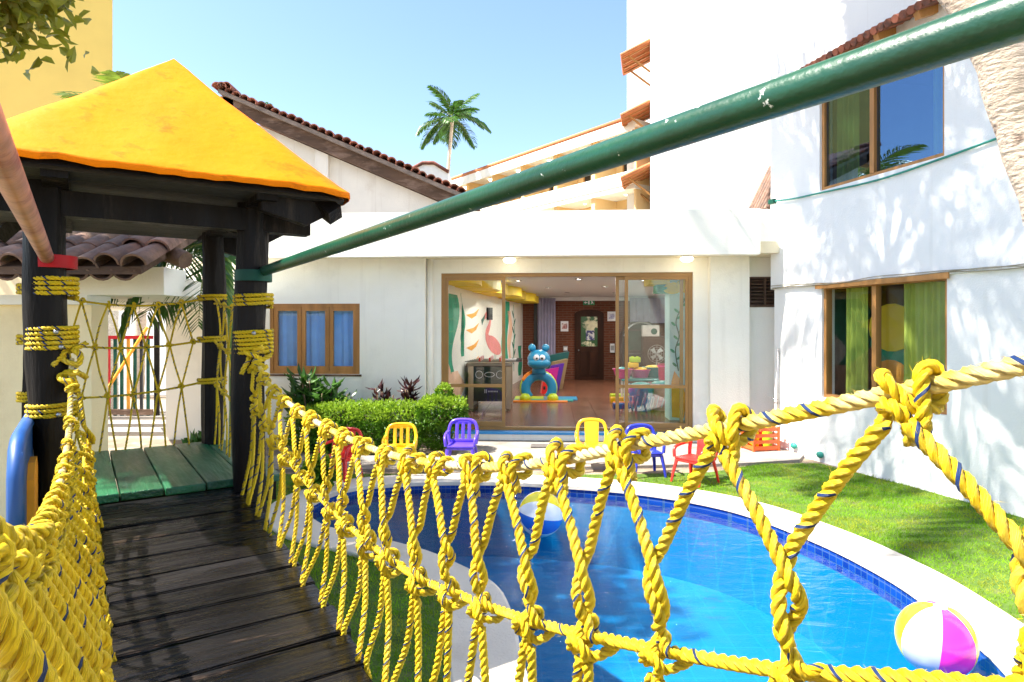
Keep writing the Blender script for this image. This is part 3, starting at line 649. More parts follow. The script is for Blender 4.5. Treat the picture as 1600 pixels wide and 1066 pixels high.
c0, c1 = L(840, 0, RD-.2)[0], L(868, 0, RD-.2)[0]
def add_curt(a, b, z0, z1, seed, v=RD-.18): return curtain('curtain', a, b, z0, z1, v, CURTL, mainb, 50, .035, 6, seed)
add_curt(c0, c1, .75, L(850, 466, RD-.2)[2], 3)
add_curt(L(985, 0, RD-.2)[0], L(1052, 0, RD-.2)[0]+.1, L(1000, 505, RD)[2], 2.66, 4)
m_ = MB(); m_.box(-1.3, rw, RD-.10, RD-.001, bz-.12, bz-.001); m_.build('crown_moulding', CEILI, mainb)
m_ = MB(); m_.box(c0-.12, c0-.02, RD-.06, RD-.002, .5, 2.66); m_.build('dark_window_jamb', BLACK, mainb)
# ================================================================== RIGHT BUILDING (white, dappled, two windows)
RA = math.atan2(-.967, .256)
rb = thing('guest_building', 'tall bright white building with two brown-framed windows right of the lawn', 'building', (3.805, 9.28, 0), RA)
wa, wb = .95, 2.74
def rwall(name, z0, z1, y, op, x0=-.0, x1=7.5, th=.2):
    mb = MB(); wall_mesh(x0, x1, z0, z1, th, op, mb); o = mb.build(name, WHITE2, rb); o.location.y = y; return o
rwall('lower_wall', -.1, 2.30, .0, [(wa, wb, .84, 2.30-.002)])
rwall('upper_wall', 2.301, 8.6, -.035, [(wa, wb, 3.53, 4.80)], -.035)
mb = MB(); mb.box(0, .2, .2005, 5, -.1, 2.30); mb.box(-.035, .2, .1655, 5, 2.301, 8.6); mb.build('end_wall', WHITE2, rb)
mb = MB(); mb.box(-.03, 7.5, -.034, 5, 8.601, 8.8); mb.build('roof', CONC, rb)
mb = MB(); mb.rbox(3.78, 7.5, -.20, -.036, -.1, 2.70, .015); mb.build('wall_buttress', WHITE2, rb)
def rwindow(z0, z1, y, glass):
    f = MB(); wall_mesh(wa+.002, wb-.002, z0+.002, z1-.002, .09, [(wa+.045, wb-.045, z0+.045, z1-.045)], f); w = f.build('window', WOODF, rb); w.location.y = y
    mid = wa+(wb-wa)*.46
    m_ = MB(); m_.box(mid-.032, mid+.032, -.008, .07, z0+.046, z1-.046); m_.build('mullion', WOODF, w)
    for a, b in ((wa+.046, mid-.033), (mid+.033, wb-.046)):
        p = MB(); p.box(a, b, .035, .041, z0+.046, z1-.046); p.build('pane', glass, w)
    return w
rwindow(.84, 2.29, .03, GLASSL); rwindow(3.53, 4.80, .0, GLASSB)
m_ = MB(); m_.box(wa-.06, wb+.06, -.055, -.036, 2.255, 2.30+.02); m_.build('window_head_trim', WOODF, rb)
# dim rooms and curtains behind the panes
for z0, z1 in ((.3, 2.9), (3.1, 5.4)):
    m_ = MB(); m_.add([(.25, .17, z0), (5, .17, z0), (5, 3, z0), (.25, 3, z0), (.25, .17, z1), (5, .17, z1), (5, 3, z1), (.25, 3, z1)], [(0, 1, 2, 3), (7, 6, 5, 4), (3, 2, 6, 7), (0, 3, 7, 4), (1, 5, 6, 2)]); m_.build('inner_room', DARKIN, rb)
curtain('curtain', wa+1.15, wb-.02, .86, 2.28, .12, CURTG, rb, 60, .022, 7, 11); curtain('curtain', wa+.28, wa+.62, .86, 2.28, .13, CURTG, rb, 30, .03, 4, 12)
curtain('curtain', wa+.15, wa+.50, 3.5, 4.8, .10, CURTG, rb, 30, .03, 4, 13); curtain('curtain', wb-.25, wb-.02, 3.5, 4.8, .10, CURTG, rb, 24, .03, 3, 14)
# painted panel glimpsed in the lower room
m_ = MB(); m_.prism(ell(wa+.55, 1.75, .35, .3, 18), .55, .56, 'y'); m_.build('mural_blob', MY, rb); m_ = MB(); m_.prism(ell(wa+.65, 1.5, .42, .55, 18, .4), .57, .58, 'y'); m_.build('mural_blob', MG, rb); m_ = MB(); m_.prism(ell(wa+.55, 1.1, .3, .25, 18), .54, .55, 'y'); m_.build('mural_blob', MO, rb)
# cables
cb = MB(); cb.tube(spline([(.03, -.06, 3.57), (.5, -.065, 3.52), (wa, -.06, 3.50), (1.9, -.06, 3.46), (wb, -.06, 3.50), (3.6, -.06, 3.56), (5, -.06, 3.62)], .1), .012, 6)
o = cb.build('green_cable', CABLEG, rb, True)
m_ = MB(); m_.rbox(-.02, .10, -.10, -.037, 3.53, 3.60, .015); m_.build('cable_bracket', GREENC, rb)
for k in range(3):
    cb = MB(); zz = 2.305+.012*k; rr = random.Random(k); cb.tube(spline([(x, -.046-.008*k, zz+rr.uniform(-.022, .022)) for x in np.linspace(.0, 4.2, 10)], .1), .0055, 5); cb.build('wall_cable', WIRE, rb, True)
cb = MB(); cb.tube([(.12, -.03, 1.45), (.12, -.03, .9), (.12, -.03, .35)], .014, 8); cb.tube([(.12, -.03, .72), (.04, -.04, .72), (-.0, -.05, .74)], .010, 6); cb.build('water_pipe', METAL, rb, True)
for x, z in ((.45, .12), (.95, .09)):
    m_ = MB(); m_.ball((x, -.03, z), .055, 12, 8, (1, .7, .8)); m_.build('garden_light', CABLEG, rb, True)
# tiled awning of wood over windows : local x along wall, projects to -y
def awning(parent, w, depth, drop, loc, rz=0, name='awning', bracket=True, pitchn=None, tr=.085, tm=None):
    e = bpy.data.objects.new(name, None); COL.objects.link(e); e.parent = parent; e.location = loc; e.rotation_euler = (0, 0, rz)
    sl = math.atan2(drop, depth); M = Matrix.Rotation(sl, 4, 'X')
    ln = math.hypot(drop, depth)
    m_ = MB(); m_.box(0, w, -ln, 0, -.02, 0, 0, M); m_.build('board', BEAMW, e)
    n = pitchn or max(3, int(w/.2))
    for i in range(n+1):
        x = w*i/n; m_ = MB(); P = [(x, y, .01) for y in (-ln-.04, -ln/2, .0)]; P = [M @ Vector(p) for p in P]
        m_.tube(P, tr, 8, 0, True); m_.build('tile_row', tm or TILEO, e, True, 40)
    for i in range(4):
        x = w*(i+.5)/4; m_ = MB(); m_.box(x-.035, x+.035, -ln, 0, -.11, -.021, 0, M); m_.build('rafter', WOODF, e)
    if bracket:
        for x in (w*.12, w*.88):
            m_ = MB(); m_.tube([(x, -depth*.75, -drop*.75-.1), (x, 0, -drop-.75)], .05, 4); m_.build('bracket', WOODF, e)
    return e
awning(rb, 2.1, .26, .10, (.80, -.04, 5.16), 0, 'awning', False, 22, .045, TILER)
# ================================================================== TOWER with awnings
tw = thing('white_tower', 'tall blank white tower block with three small tiled awnings on its edge', 'building', (6.05, 28, -1), R(-12.3))
m_ = MB(); m_.box(0, 11, 0, 14, 0, 32); m_.build('tower_wall', WHITE2, tw)
m_ = MB(); m_.box(-1.12, -.001, 3.2, 14, 0, 32); m_.build('rear_block', WHITE2, tw)
for z in (14.6, 11.9, 9.1): awning(tw, 2.2, 1.25, .55, (-.005, 2.6, z+.9), R(-90), 'awning')
# stair awning at the rear end of the guest building
e2 = thing('side_awning', 'steep little tiled awning wedged between tower and guest building', 'awning', (4.55, 11.2, 0), R(-88))
awning(e2, 1.3, .42, .85, (0, 0, 4.55), 0, 'awning_roof', False, 10, .05, TILE)
# ================================================================== HOTEL WING with balconies
hA, hB = Vector((5.9, 30.2, 0)), Vector((-4.6, 44.0, 0)); hd = hB-hA; HL = hd.length
hw = thing('hotel_wing', 'cream hotel wing with two rows of balconies receding behind the roof', 'building', (hB.x, hB.y, 0), math.atan2(-hd.y, -hd.x))
# local x from far left (0) to near right (HL); -y side faces the camera
def hbox(name, x0, x1, y0, y1, z0, z1, m): mb = MB(); mb.box(x0, x1, y0, y1, z0, z1); return mb.build(name, m, hw)
hbox('back_wall', 0, HL, 1.5, 6, 0, 11.2, PEACH)
hbox('roof_slab', -.3, HL+.3, -.5, 6, 11.2, 11.45, WHITE); hbox('fascia', -.3, HL+.3, -.56, -.501, 10.95, 11.5, WHITE)
mm = MB(); mm.tube([(-.3, -.5, 11.56), (HL/2, -.5, 11.56), (HL+.3, -.5, 11.56)], .12, 6); mm.build('roof_edge_tiles', TILEO, hw, True)
for z in (8.55, 5.75): hbox('balcony_slab', 0, HL, -.2, 1.499, z-.25, z, WHITE); hbox('balcony_parapet', 0, HL, -.25, -.1, z+.001, z+.62, WHITE)
hbox('ground_storey', 0, HL, -.2, 1.49, 0, 5.49, WHITE)
nb = 6
for i in range(nb+1):
    x = i*HL/nb
    for z0, z1 in ((8.551, 11.199), (5.751, 8.299)): hbox('balcony_pier', max(0, x-.14), min(HL, x+.14), -.05, 1.498, z0, z1, PEACH)
for i in range(nb):
    x = (i+.22)*HL/nb
    for z in (8.551, 5.751):
        d_ = hbox('door', x, x+.85, 1.44, 1.499, z, z+2.05, WOODF); p = MB(); p.box(x+.12, x+.73, 1.42, 1.439, z+.9, z+1.9); p.build('pane', BLACK, d_)
        w_ = hbox('window', x+1.2, x+1.75, 1.45, 1.499, z+1.1, z+1.8, WOODF); p = MB(); p.box(x+1.26, x+1.69, 1.43, 1.449, z+1.16, z+1.74); p.build('pane', BLACK, w_)
        p = MB(); p.ball((x+1.0, .6, z+2.6), .10, 8, 6); p.build('ceiling_lamp', LAMPG, hw, True)
# ================================================================== SMALL WHITE HOUSE with curved tiled gable
dh = thing('curved_gable_house', 'small far white house with a curved tiled gable behind the red tile roof', 'house', (-4.95, 30, 0)); dh.scale = (.76, 1, 1)
prof = [(0, 0), (0, 8.8), (.35, 9.15), (1.0, 9.42), (1.7, 9.42), (2.6, 9.0), (2.6, 0)]
m_ = MB(); m_.prism(prof, 0, 3, 'y'); m_.build('wall', WHITE, dh)
m_ = MB(); m_.tube([(a, -.05, b+.04) for a, b in prof[1:-1]], .09, 6); m_.build('gable_tiles', TILER, dh, True)
m_ = MB(); m_.box(1.15, 1.5, -.02, -.001, 8.0, 8.45); m_.build('window', BLACK, dh)
# ================================================================== TILED GABLE HOUSE
gY = 14.0
gh = thing('tiled_roof_house', 'ivory house with a long sloping verge of dark clay tiles and weathered beam', 'house', (0, gY, 0))
a = px(348, 140, gY); b = px(735, 306, gY); sl = (b-a); gx0, gz0, gx1, gz1 = a.x, a.z, b.x, b.z
def rz_at(x): return gz0+(x-gx0)*(gz1-gz0)/(gx1-gx0)
m_ = MB(); xe = gx1+.1
wallp = [(gx0+.25, 2.4), (gx1-.2, 2.4), (gx1-.2, rz_at(gx1-.2)-.40), (gx0+.25, rz_at(gx0+.25)-.40)]
m_.prism(wallp, .25, 5, 'y'); m_.build('gable_wall', GABLEW, gh)
q = px(490, 215, gY); m_ = MB(); m_.prism([(q.x, 2.4), (q.x+.28, 2.4), (q.x+.28, rz_at(q.x+.28)-.42), (q.x, rz_at(q.x)-.42)], .12, .249, 'y'); m_.build('wall_pier', GABLEW, gh)
m_ = MB(); m_.prism([(gx0, rz_at(gx0)-.13), (xe, rz_at(xe)-.13), (xe, rz_at(xe)-.40), (gx0, rz_at(gx0)-.40)], .0, .12, 'y'); m_.build('verge_beam', BEAMW, gh)
m_ = MB(); m_.prism([(gx0-.06, rz_at(gx0-.06)-.04), (xe+.06, rz_at(xe+.06)-.04), (xe+.06, rz_at(xe+.06)-.129), (gx0-.06, rz_at(gx0-.06)-.129)], -.10, .3, 'y'); m_.build('verge_board', mat('grey_mortar_board', (.24, .19, .16), .9, .3, 6, .4, 30), gh)
m_ = MB(); m_.prism([(gx0-.06, rz_at(gx0-.06)-.02), (xe+.06, rz_at(xe+.06)-.02), (xe+.06, rz_at(xe+.06)-.10), (gx0-.06, rz_at(gx0-.06)-.10)], .301, 6, 'y'); m_.build('roof_deck', TILER, gh)
def barrel(L_=.42, r0=.095, r1=.075, th=.016, n=8, up=1):
    """clay barrel tile: axis along -y (front end at y=-L_)"""
    mb = MB(); V = []; F = []
    for y, r in ((-L_, r0), (0, r1)):
        for rr in (r, r-th):
            for i in range(n+1): t = math.pi*i/n; V.append((rr*math.cos(t), y, up*rr*math.sin(t)*.9))
    k = n+1
    for i in range(n):
        F += [(i, i+1, 2*k+i+1, 2*k+i), (k+i, 3*k+i, 3*k+i+1, k+i+1), (i, k+i, k+i+1, i+1), (2*k+i, 2*k+i+1, 3*k+i+1, 3*k+i)]
    F += [(0, 2*k, 3*k, k), (n, k+n, 3*k+n, 2*k+n)]
    return mb.add(V, F)
slope_ang = math.atan2(gz1-gz0, gx1-gx0); n_t = 33; tl = None
for i in range(n_t):
    f = (i+.3)/n_t; x = gx0+(gx1-gx0+.1)*f; z = rz_at(x)+.0
    if tl is None: tl = barrel(.55, .108, .10, .02, 7).build('verge_tile', TILER, gh, True, 40)
    else: tl = link('verge_tile', tl.data, gh)
    tl.location = (x, .38, z+random.uniform(-.012, .012)-.02); tl.rotation_euler = (0, slope_ang*-1+random.uniform(-.12, .12), random.uniform(-.05, .05))
# tile courses behind the verge (seen mirrored in the upper window)
m_ = MB()
for i in range(26):
    y = .55+i*.21
    m_.tube([(gx0, y, rz_at(gx0)), ((gx0+gx1)/2, y, rz_at((gx0+gx1)/2)), (xe, y, rz_at(xe))], .095, 8)
o = m_.build('roof_tile_courses', TILER, gh, True, 40); o['kind'] = 'stuff'
m_ = MB(); m_.rbox(gx0-.15, gx0+.25, .0, .25, rz_at(gx0)-.55, rz_at(gx0)-.14, .02); m_.build('ridge_beam_end', WOODF, gh)
for k, dx in enumerate((.0, .13, .26)): t_ = link('ridge_tile', tl.data, gh); t_.location = (gx0-.05+.11*k, .35, gz0+.0); t_.rotation_euler = (0, .3*k, 0)
# ================================================================== BUILDING top left, flare glow painted into its walls
ob = thing('flare_tinted_building', 'tall plain building in the top left corner, lens-flare yellow painted into its walls', 'building', (-15.6, 25, 0), R(33))
m_ = MB(); m_.box(-5.6, 0, 0, 10, 0, 24); m_.build('wall', FLAREW, ob)
m_ = MB(); m_.box(-5.75, .15, -.15, 10, 24.001, 24.5); m_.build('cornice', FLAREW, ob)
# ================================================================== LEFT PORCH with clay tile roof
pY = 5.35
po = thing('tiled_porch', 'cream porch wall with a small clay tile roof left of the play tower', 'porch', (0, pY, -.11))
xw = px(143, 0, pY).x
m_ = MB(); m_.box(-9, xw, 0, .22, -.05, 2.05); m_.build('porch_wall', CREAM, po)
m_ = MB(); m_.box(-9, xw+.0, -.06, .26, 2.051, 2.13); m_.build('wall_ledge', WHITE, po)
xe_ = px(262, 0, pY).x
m_ = MB(); m_.box(px(60, 0, pY).x, xe_, -.06, .30, 2.131, 2.36); m_.build('lintel', WHITE, po)
m_ = MB(); m_.prism([(px(60, 0, pY).x, .301), (xe_, .301), (xe_-1.3, 5.2), (-7.2, 5.2)], 2.14, 2.30, 'z'); m_.build('porch_ceiling', WHITE, po)
# sloping deck under the tiles (tiles fall towards the camera)
TS = R(24)
rows = [(-.34, 2.40), (-.02, 2.545), (.30, 2.69)]
m_ = MB(); m_.prism([(-.42, 2.33), (1.0, 2.33+1.42*math.tan(TS)), (1.0, 2.31+1.42*math.tan(TS)-.05), (-.42, 2.27)], -9, xe_+.02, 'x'); m_.build('roof_deck', BEAMW, po)
tA = tB = None
for c_ in range(31):
    x = xe_-.02-c_*.185
    for r_, (yy, zz) in enumerate(rows):
        if tA is None:
            tA = barrel(.42, .105, .085, .018, 8).build('roof_tile', TILE, po, True, 40); tB = barrel(.42, .10, .085, .018, 8, -1).build('roof_tile', TILE, po, True, 40); oa, o2 = tA, tB
        else: oa, o2 = link('roof_tile', tA.data, po), link('roof_tile', tB.data, po)
        oa.location = (x+random.uniform(-.012, .012), yy+.28, zz+.10+.012*r_+random.uniform(-.008, .008)); oa.rotation_euler = (TS+random.uniform(-.05, .05), random.uniform(-.1, .1), random.uniform(-.05, .05))
        o2.location = (x-.092, yy+.30, zz+.075+.012*r_); o2.rotation_euler = (TS, random.uniform(-.06, .06), random.uniform(-.03, .03))
m_ = MB(); m_.tube([(px(60, 0, pY).x, .12, 2.62), (-3.2, .12, 2.60), (xe_+.16, -.02, 2.42)], [.07, .085, .075], 8); m_.build('ridge_log', mat('old_log', (.16, .10, .065), .9, .4, 8, .6, 30), po, True, 50)
# upper orange roof and timbers behind the porch
ur = thing('orange_roof_house', 'house with orange tile roof and exposed timbers behind the porch', 'house', (-13.2, 18.6, 1.35), R(4))
m_ = MB(); m_.box(-4, 2.4, .3, 4, -1.4, 3.15); m_.build('wall', CREAM, ur)
for k in range(16):
    m_ = MB(); x = -4+k*.42; m_.tube([(x, -.25, 3.05), (x, 1.0, 3.7), (x, 2.2, 4.3)], .10, 8); m_.build('tile_row', TILEO, ur, True, 40)
for k in range(8): m_ = MB(); x = -3.9+k*.84; m_.box(x, x+.08, -.3, .3, 2.88, 2.97); m_.build('rafter', WOODF, ur)
# ================================================================== PASSAGE with striped gate
st = MB()
gtY = 11.5
for k in range(3): st.box(-8.6+.0*k, -5.35-.25*k, 10.4+.5*k, 14, -.05+.0*k, .055*(k+1))
struct(st.build('step', CONC), 'low grey concrete steps up to the striped gate')
gp = px(165, 0, gtY).x; gq = px(237, 0, gtY).x
gt = thing('striped_gate', 'small open-slat gate painted red green and orange in the passage', 'gate', (gp, gtY, .165))
def gbox(name, x0, x1, z0, z1, m, y=.0, M=None): mb = MB(); mb.box(x0, x1, y, y+.03, z0, z1, 0, M); return mb.build(name, m, gt)
gw_ = gq-gp; GT = 1.44
OR_ = mat('orange_gate_paint', (.75, .32, .02), .5, .15, 6); 
cols = [REDP, GREENC, GREENC, OR_, GREENC, BLACK, GREENC]
for k in range(7): gbox('slat', .02+k*gw_/7, .02+k*gw_/7+.052, .0, GT-.02, cols[k])
gbox('top_rail', -.03, gw_+.03, GT-.06, GT, REDP, -.031); gbox('bottom_rail', -.03, gw_+.03, .02, .12, BEAMW, -.031)
m_ = MB(); m_.tube([(.04, -.05, .45), (gw_-.05, -.05, GT+.15)], .03, 4); m_.build('diagonal_brace', OR_, gt)
gbox('gate_post', gw_+.04, gw_+.13, -.1, GT+.25, DARKW)
m_ = MB(); m_.box(-.25, -.01, .1, .4, -.1, 2.2)
o = m_.build('pebble_pillar', mat('pebble_dash', (.42, .40, .37), .9, .6, 60, .8, 70)); o.location = (gp, gtY, .1); tag(o, 'narrow pebble-dash pillar beside the striped gate', 'pillar')
yw = thing('courtyard_wall', 'sunlit white wall of the yard beyond the striped gate', 'wall', (-12, 16.5, 0))
m_ = MB(); m_.box(0, 8.0, 0, .2, 0, 2.6); m_.build('wall_panel', WHITE2, yw); m_ = MB(); m_.box(-.05, 8.05, -.04, .24, 2.601, 2.68); m_.build('wall_cap', WHITE, yw)

# ================================================================== PALMS AND TREES
def frond_mesh(name, L_=2.0, droop=.9, nl=34, lw=.05, ll=.55, m=PALML, rise=.35, seed=0, lift=.35):
    rr = np.random.default_rng(seed)
    pts = []
    for i in range(9):
        t = i/8; pts.append((L_*t*(1-.12*t*t), 0, L_*(rise*t-droop*t*t)))
    P = spline(pts, L_/nl); mb = MB(); k = len(P); mb.tube(P, np.linspace(.022, .004, k)*L_/2, 5, 1)
    T, Nn, Bn = frames(P); up = np.cross(T, (0, 1., 0)); up *= -np.sign(up[:, 2:3]+1e-6)*-1
    i0 = max(2, int(k*.14)); idx = np.arange(i0, k)
    for s in (-1, 1):
        t = (idx-i0)/(k-i0); ln = ll*np.sin(np.pi*(.12+.83*t))**.8*rr.uniform(.85, 1.15, len(idx))
        D = unit(np.array([0, s, 0.])+T[idx]*(.55+.5*t)[:, None]+np.array([0, 0, 1.])*(lift-.5*rr.uniform(.5, 1.2, len(idx)))[:, None])
        U = unit(np.cross(D, np.array([0, 0, 1.])+.2*rr.normal(size=(len(idx), 3))))
        B0 = P[idx]; m1 = B0+D*ln[:, None]*.55; D2 = unit(D+np.array([0, 0, -.7])); e = m1+D2*ln[:, None]*.5
        w = lw*.5
        V = np.stack([B0-U*w*.5, B0+U*w*.5, m1+U*w, m1-U*w, e], 1).reshape(-1, 3); n = len(idx); q = np.arange(n)[:, None]*5
        mb.add(V, q+np.array([[0, 1, 2, 3]])); b0 = mb.n
        mb.f.append(q+np.array([[3, 2, 4]])+(b0-5*n)); mb.m.append(np.zeros(n, int))
    return mb
STEM = mat('palm_rachis', (.22, .24, .05), .5, .2)
def palm(t, trunk_pts, radii, n, L_, seed, m=PALML, droop=(.4, 1.2), ll=.55, up=(-.3, 1.0), bark=TRUNKP, lw=.05, nl=34, az=None):
    mb = MB(); P = spline(trunk_pts, .12); rad = np.interp(np.linspace(0, 1, len(P)), np.linspace(0, 1, len(radii)), radii)
    rad = rad*(1+.05*np.sin(np.arange(len(P))*2.1)); mb.tube(P, rad, 14); mb.build('trunk', bark, t, True)
    top = Vector(P[-1]); rr = random.Random(seed); prot = []
    for k in range(3): prot.append(frond_mesh('frond', L_, droop[0]+(droop[1]-droop[0])*k/2, nl, lw, ll, m, .25, seed+k))
    objs = [p.build('frond', [m, STEM], t) for p in prot]
    for i in range(n):
        o = objs[i] if i < 3 else link('frond', objs[i % 3].data, t)
        o.location = top; a = i*2.399+rr.uniform(-.3, .3) if az is None else R(rr.uniform(*az))
        o.rotation_euler = (rr.uniform(-.25, .25), -rr.uniform(*up), a); s = rr.uniform(.68, 1.14); o.scale = (s, s, s)
# far coconut palm
c = px(704, 195, 40)
t = thing('coconut_palm', 'single slim coconut palm standing against the blue sky', 'palm tree', (c.x-.1, 40, 0))
palm(t, [(-.2, 0, 0), (-.05, 0, 5), (-.12, 0, 10), (.1, 0, c.z-1.0), (.22, 0, c.z+.35)], [.17, .14, .11, .10], 20, 2.25, 5, PALML, (.28, .95), .75, (-.35, 1.15), TRUNKP, .10, 30)
# leaning coconut trunk at the right edge
t = thing('leaning_palm', 'leaning pale coconut palm trunk crossing the top right corner', 'palm tree', (3.85, 3.45, 0))
palm(t, [(0, 0, -.1), (-.65, -.03, 1.5), (-1.12, -.08, 2.72), (-1.50, -.08, 3.6), (-2.5, .5, 5.6), (-3.5, 1.8, 7.8), (-4.2, 2.9, 9.6)], [.18, .132, .112, .10, .09], 24, 3.2, 9, PALML, (.3, .8), .8, (-.1, 1.0), TRUNKP, .06, 40)
# feathery palm behind the play tower
b = px(362, 0, 6.4)
t = thing('areca_palm', 'feathery green palm with drooping fronds behind the play tower posts', 'palm', (b.x, 6.4, 0))
palm(t, [(0, 0, 0), (.02, 0, .9), (.0, 0, 1.8), (-.05, 0, 2.6)], [.05, .045, .04, .035], 10, 1.45, 21, PALML, (.35, .75), .55, (-.25, .35), leafm('palm_stem_green', (.14, .24, .04), .0), .034, 44, (120, 300))
b = px(375, 0, 18)
t = thing('spindly_palm', 'small palm tip showing above the tiled verge', 'palm', (px(372, 0, 22).x, 22, 0))
palm(t, [(0, 0, 0), (0, 0, 4), (0, 0, 8.6)], [.12, .1, .08], 9, 1.6, 31, PALML, (.3, .9), .5, (.2, 1.2), TRUNKP, .06, 26)
t = thing('tall_palm', 'palm fronds rising behind the yellow canopy roof', 'palm', (px(215, 0, 16).x, 16, 0))
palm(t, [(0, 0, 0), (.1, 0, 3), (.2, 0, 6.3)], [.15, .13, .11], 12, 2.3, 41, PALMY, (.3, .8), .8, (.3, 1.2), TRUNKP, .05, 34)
# broad-leaved tree, crown above and left of the frame (its branch hangs into the corner; it dapples lawn and wall)
def tree(t, trunk, limbs, blobs, nleaf, leaf=.16, m=TREEL):
    mb = MB(); mb.tube(spline(trunk, .25), np.linspace(.24, .10, len(spline(trunk, .25))), 10)
    for l in limbs: P = spline(l, .2); mb.tube(P, np.linspace(.09, .015, len(P)), 6)
    mb.build('trunk', BARK, t, True)
    cr = MB(); tot = sum(b[3] for b in blobs)
    for (x, y, z, wgt, r_) in blobs:
        n = int(nleaf*wgt/tot); nc = max(4, n//28)
        cc = np.array([x, y, z])+rand_dirs(nc)*(r_*RNG.uniform(.15, 1, nc)**.5)[:, None]*np.array([1, 1, .7])
        P = np.repeat(cc, 28, 0)+RNG.normal(0, .20, (nc*28, 3)); D = unit(rand_dirs(len(P))+np.array([0, 0, -.5])); leaf_quads(cr, P, D, side_of(D), leaf*RNG.uniform(.6, 1.2, len(P)), leaf*.5)
    cr.build('crown', m, t)
t = thing('leafy_tree', 'leafy tree whose branch hangs into the top left corner', 'tree', (-7.4, 4.2, 0))
tree(t, [(0, 0, 0), (.1, .1, 3), (-.1, .3, 6), (.2, .2, 8), (.3, .4, 10.5)],
     [[(0, .1, 4.0), (1.2, .3, 4.6), (2.4, .5, 4.9), (3.35, .75, 4.45)], [(0, .2, 6.5), (.8, .8, 7.6), (1.4, 1.1, 8.4)], [(0, .2, 6.5), (-1.0, .3, 7.6), (-1.8, .4, 8.4)], [(.0, .2, 7), (-.5, 1.4, 8.6), (-.8, 2.0, 9.4)], [(.1, .2, 7), (.2, -.8, 8), (.2, -1.4, 8.8)]],
     [(3.42, .78, 4.36, .55, .22), (2.9, .62, 4.72, .4, .28), (1.2, 1.0, 8.4, 2, 1.1), (-.8, 1.6, 9.4, 2, 1.1), (-1.6, .4, 8.2, 2, 1.2), (.3, .2, 10.6, 2, 1.2), (.2, -1.0, 8.6, 1.6, 1.0), (-.6, 2.4, 8.0, 1.5, 1.0)], 14000)
# ================================================================== PLAY TOWER, BRIDGE, ROPE NETS
dn = math.hypot(.676, 1); DX, DY = -.676/dn, 1/dn
def B(s, t, z): return np.array([DX*s+DY*t, DY*s-DX*t, z])
BROT = math.atan2(-DX, DY)          # rotation whose local x = t (across), local y = s (along)
pt = thing('play_tower', 'wooden play tower of dark logs under a yellow pyramid roof', 'play tower', (0, 0, 0), BROT)
# local frame of the tower and bridge: x = t, y = s
PZ = .91
def log(x, y, z0, z1, r, seed, lean=0):
    rr = random.Random(seed); mb = MB(); n = 22; P = []; rad = []
    for i in range(n):
        f = i/(n-1); P.append((x+.012*math.sin(f*5+seed)+lean*f, y+.012*math.cos(f*4+seed), z0+(z1-z0)*f)); P[-1] = (P[-1][0]+.018*math.sin(f*3.3+seed*1.7), P[-1][1], P[-1][2]); rad.append(r*(1+.06*math.sin(f*9+seed*2)+rr.uniform(-.025, .025)))
    mb.tube(P, rad, 18); V = mb.v[-1]
    for q in V:
        d_ = Vector((q[0]-x, q[1]-y, 0)); d_.normalize(); a_ = noise.noise(Vector((d_.x*1.6+seed*5, d_.y*1.6, q[2]*.9)))*.020+noise.noise(Vector((d_.x*4+seed, d_.y*4, q[2]*1.6)))*.009; q[0] += d_.x*a_; q[1] += d_.y*a_
    return mb.build('post', DARKW, pt, True, 50)
FL, FR, BL, BR = (-.105, 3.745), (.80, 3.745), (-.23, 5.08), (.80, 5.08)
for k, (x, y) in enumerate((FL, FR, BL, BR)): log(x, y, 0, 2.75, .079 if k < 2 else .076, k+1)
# platform boards (green) and the beam beneath
for k in range(6):
    x0 = -.23+k*.2; m_ = MB(); m_.rbox(x0+.004, x0+.196, 3.80+.01*random.uniform(-1, 1), 5.17, PZ-.042, PZ+random.uniform(-.004, .003), .006); m_.build('platform_board', GREENP, pt)
m_ = MB(); m_.box(-.23, .95, 3.86, 3.96, PZ-.16, PZ-.052); m_.box(-.23, .95, 4.98, 5.08, PZ-.16, PZ-.052); m_.build('platform_beam', DARKW, pt)
# canopy
ex0, ex1, ey0, ey1, ez = -.527, 1.255, 3.323, 5.50, 2.49; ax, ay, az_ = .48, 4.41, 3.40
def canopy(name, m, inset, dz, lip, smooth=True):
    mb = MB(); n = 96; rings = 22; V = []
    def sq(a):   # rounded square
        c_, s_ = math.cos(a), math.sin(a); p = 14; k = (abs(c_)**p+abs(s_)**p)**(-1/p); return c_*k, s_*k
    cx, cy, hx, hy = (ex0+ex1)/2, (ey0+ey1)/2, (ex1-ex0)/2-inset, (ey1-ey0)/2-inset
    prof = ([(1.0, -.034), (1.006, -.02), (1.004, -.005)] if lip else [])+[(1-i/rings, 0) for i in range(rings+1)]
    for f, dzz in prof:
        g = min(f, 1); h_ = (1-g)
        for i in range(n):
            a = 2*math.pi*i/n+math.pi/4; u, v = sq(a); rnd = 1
            x = ax+(cx-ax)*g+u*hx*f; y = ay+(cy-ay)*g+v*hy*f
            z = ez+(az_-ez)*(h_**1.06 if h_ > 0 else 0)+dzz+dz
            if lip:
                nz = noise.noise(Vector((x*3, y*3, 1)))*.014+noise.noise(Vector((x*14, y*14, 4)))*.003; z += nz
                if dzz < 0: z += noise.noise(Vector((x*9, y*9, 7)))*.014
            V.append((x, y, z))
    k = len(prof); F = [(q*n+i, q*n+(i+1) % n, q*n+n+(i+1) % n, q*n+n+i) for q in range(k-1) for i in range(n)]
    mb.add(V, F); return mb.build(name, m, pt, smooth)
canopy('canopy_roof', CANOPY, 0, 0, True); canopy('ceiling_lining', CEILW, .025, -.05, False)
m_ = MB()
m_.box(-.42, 1.10, 3.695, 3.795, 2.28, 2.40)
m_.build('cross_beam', DARKW, pt)
m_ = MB()
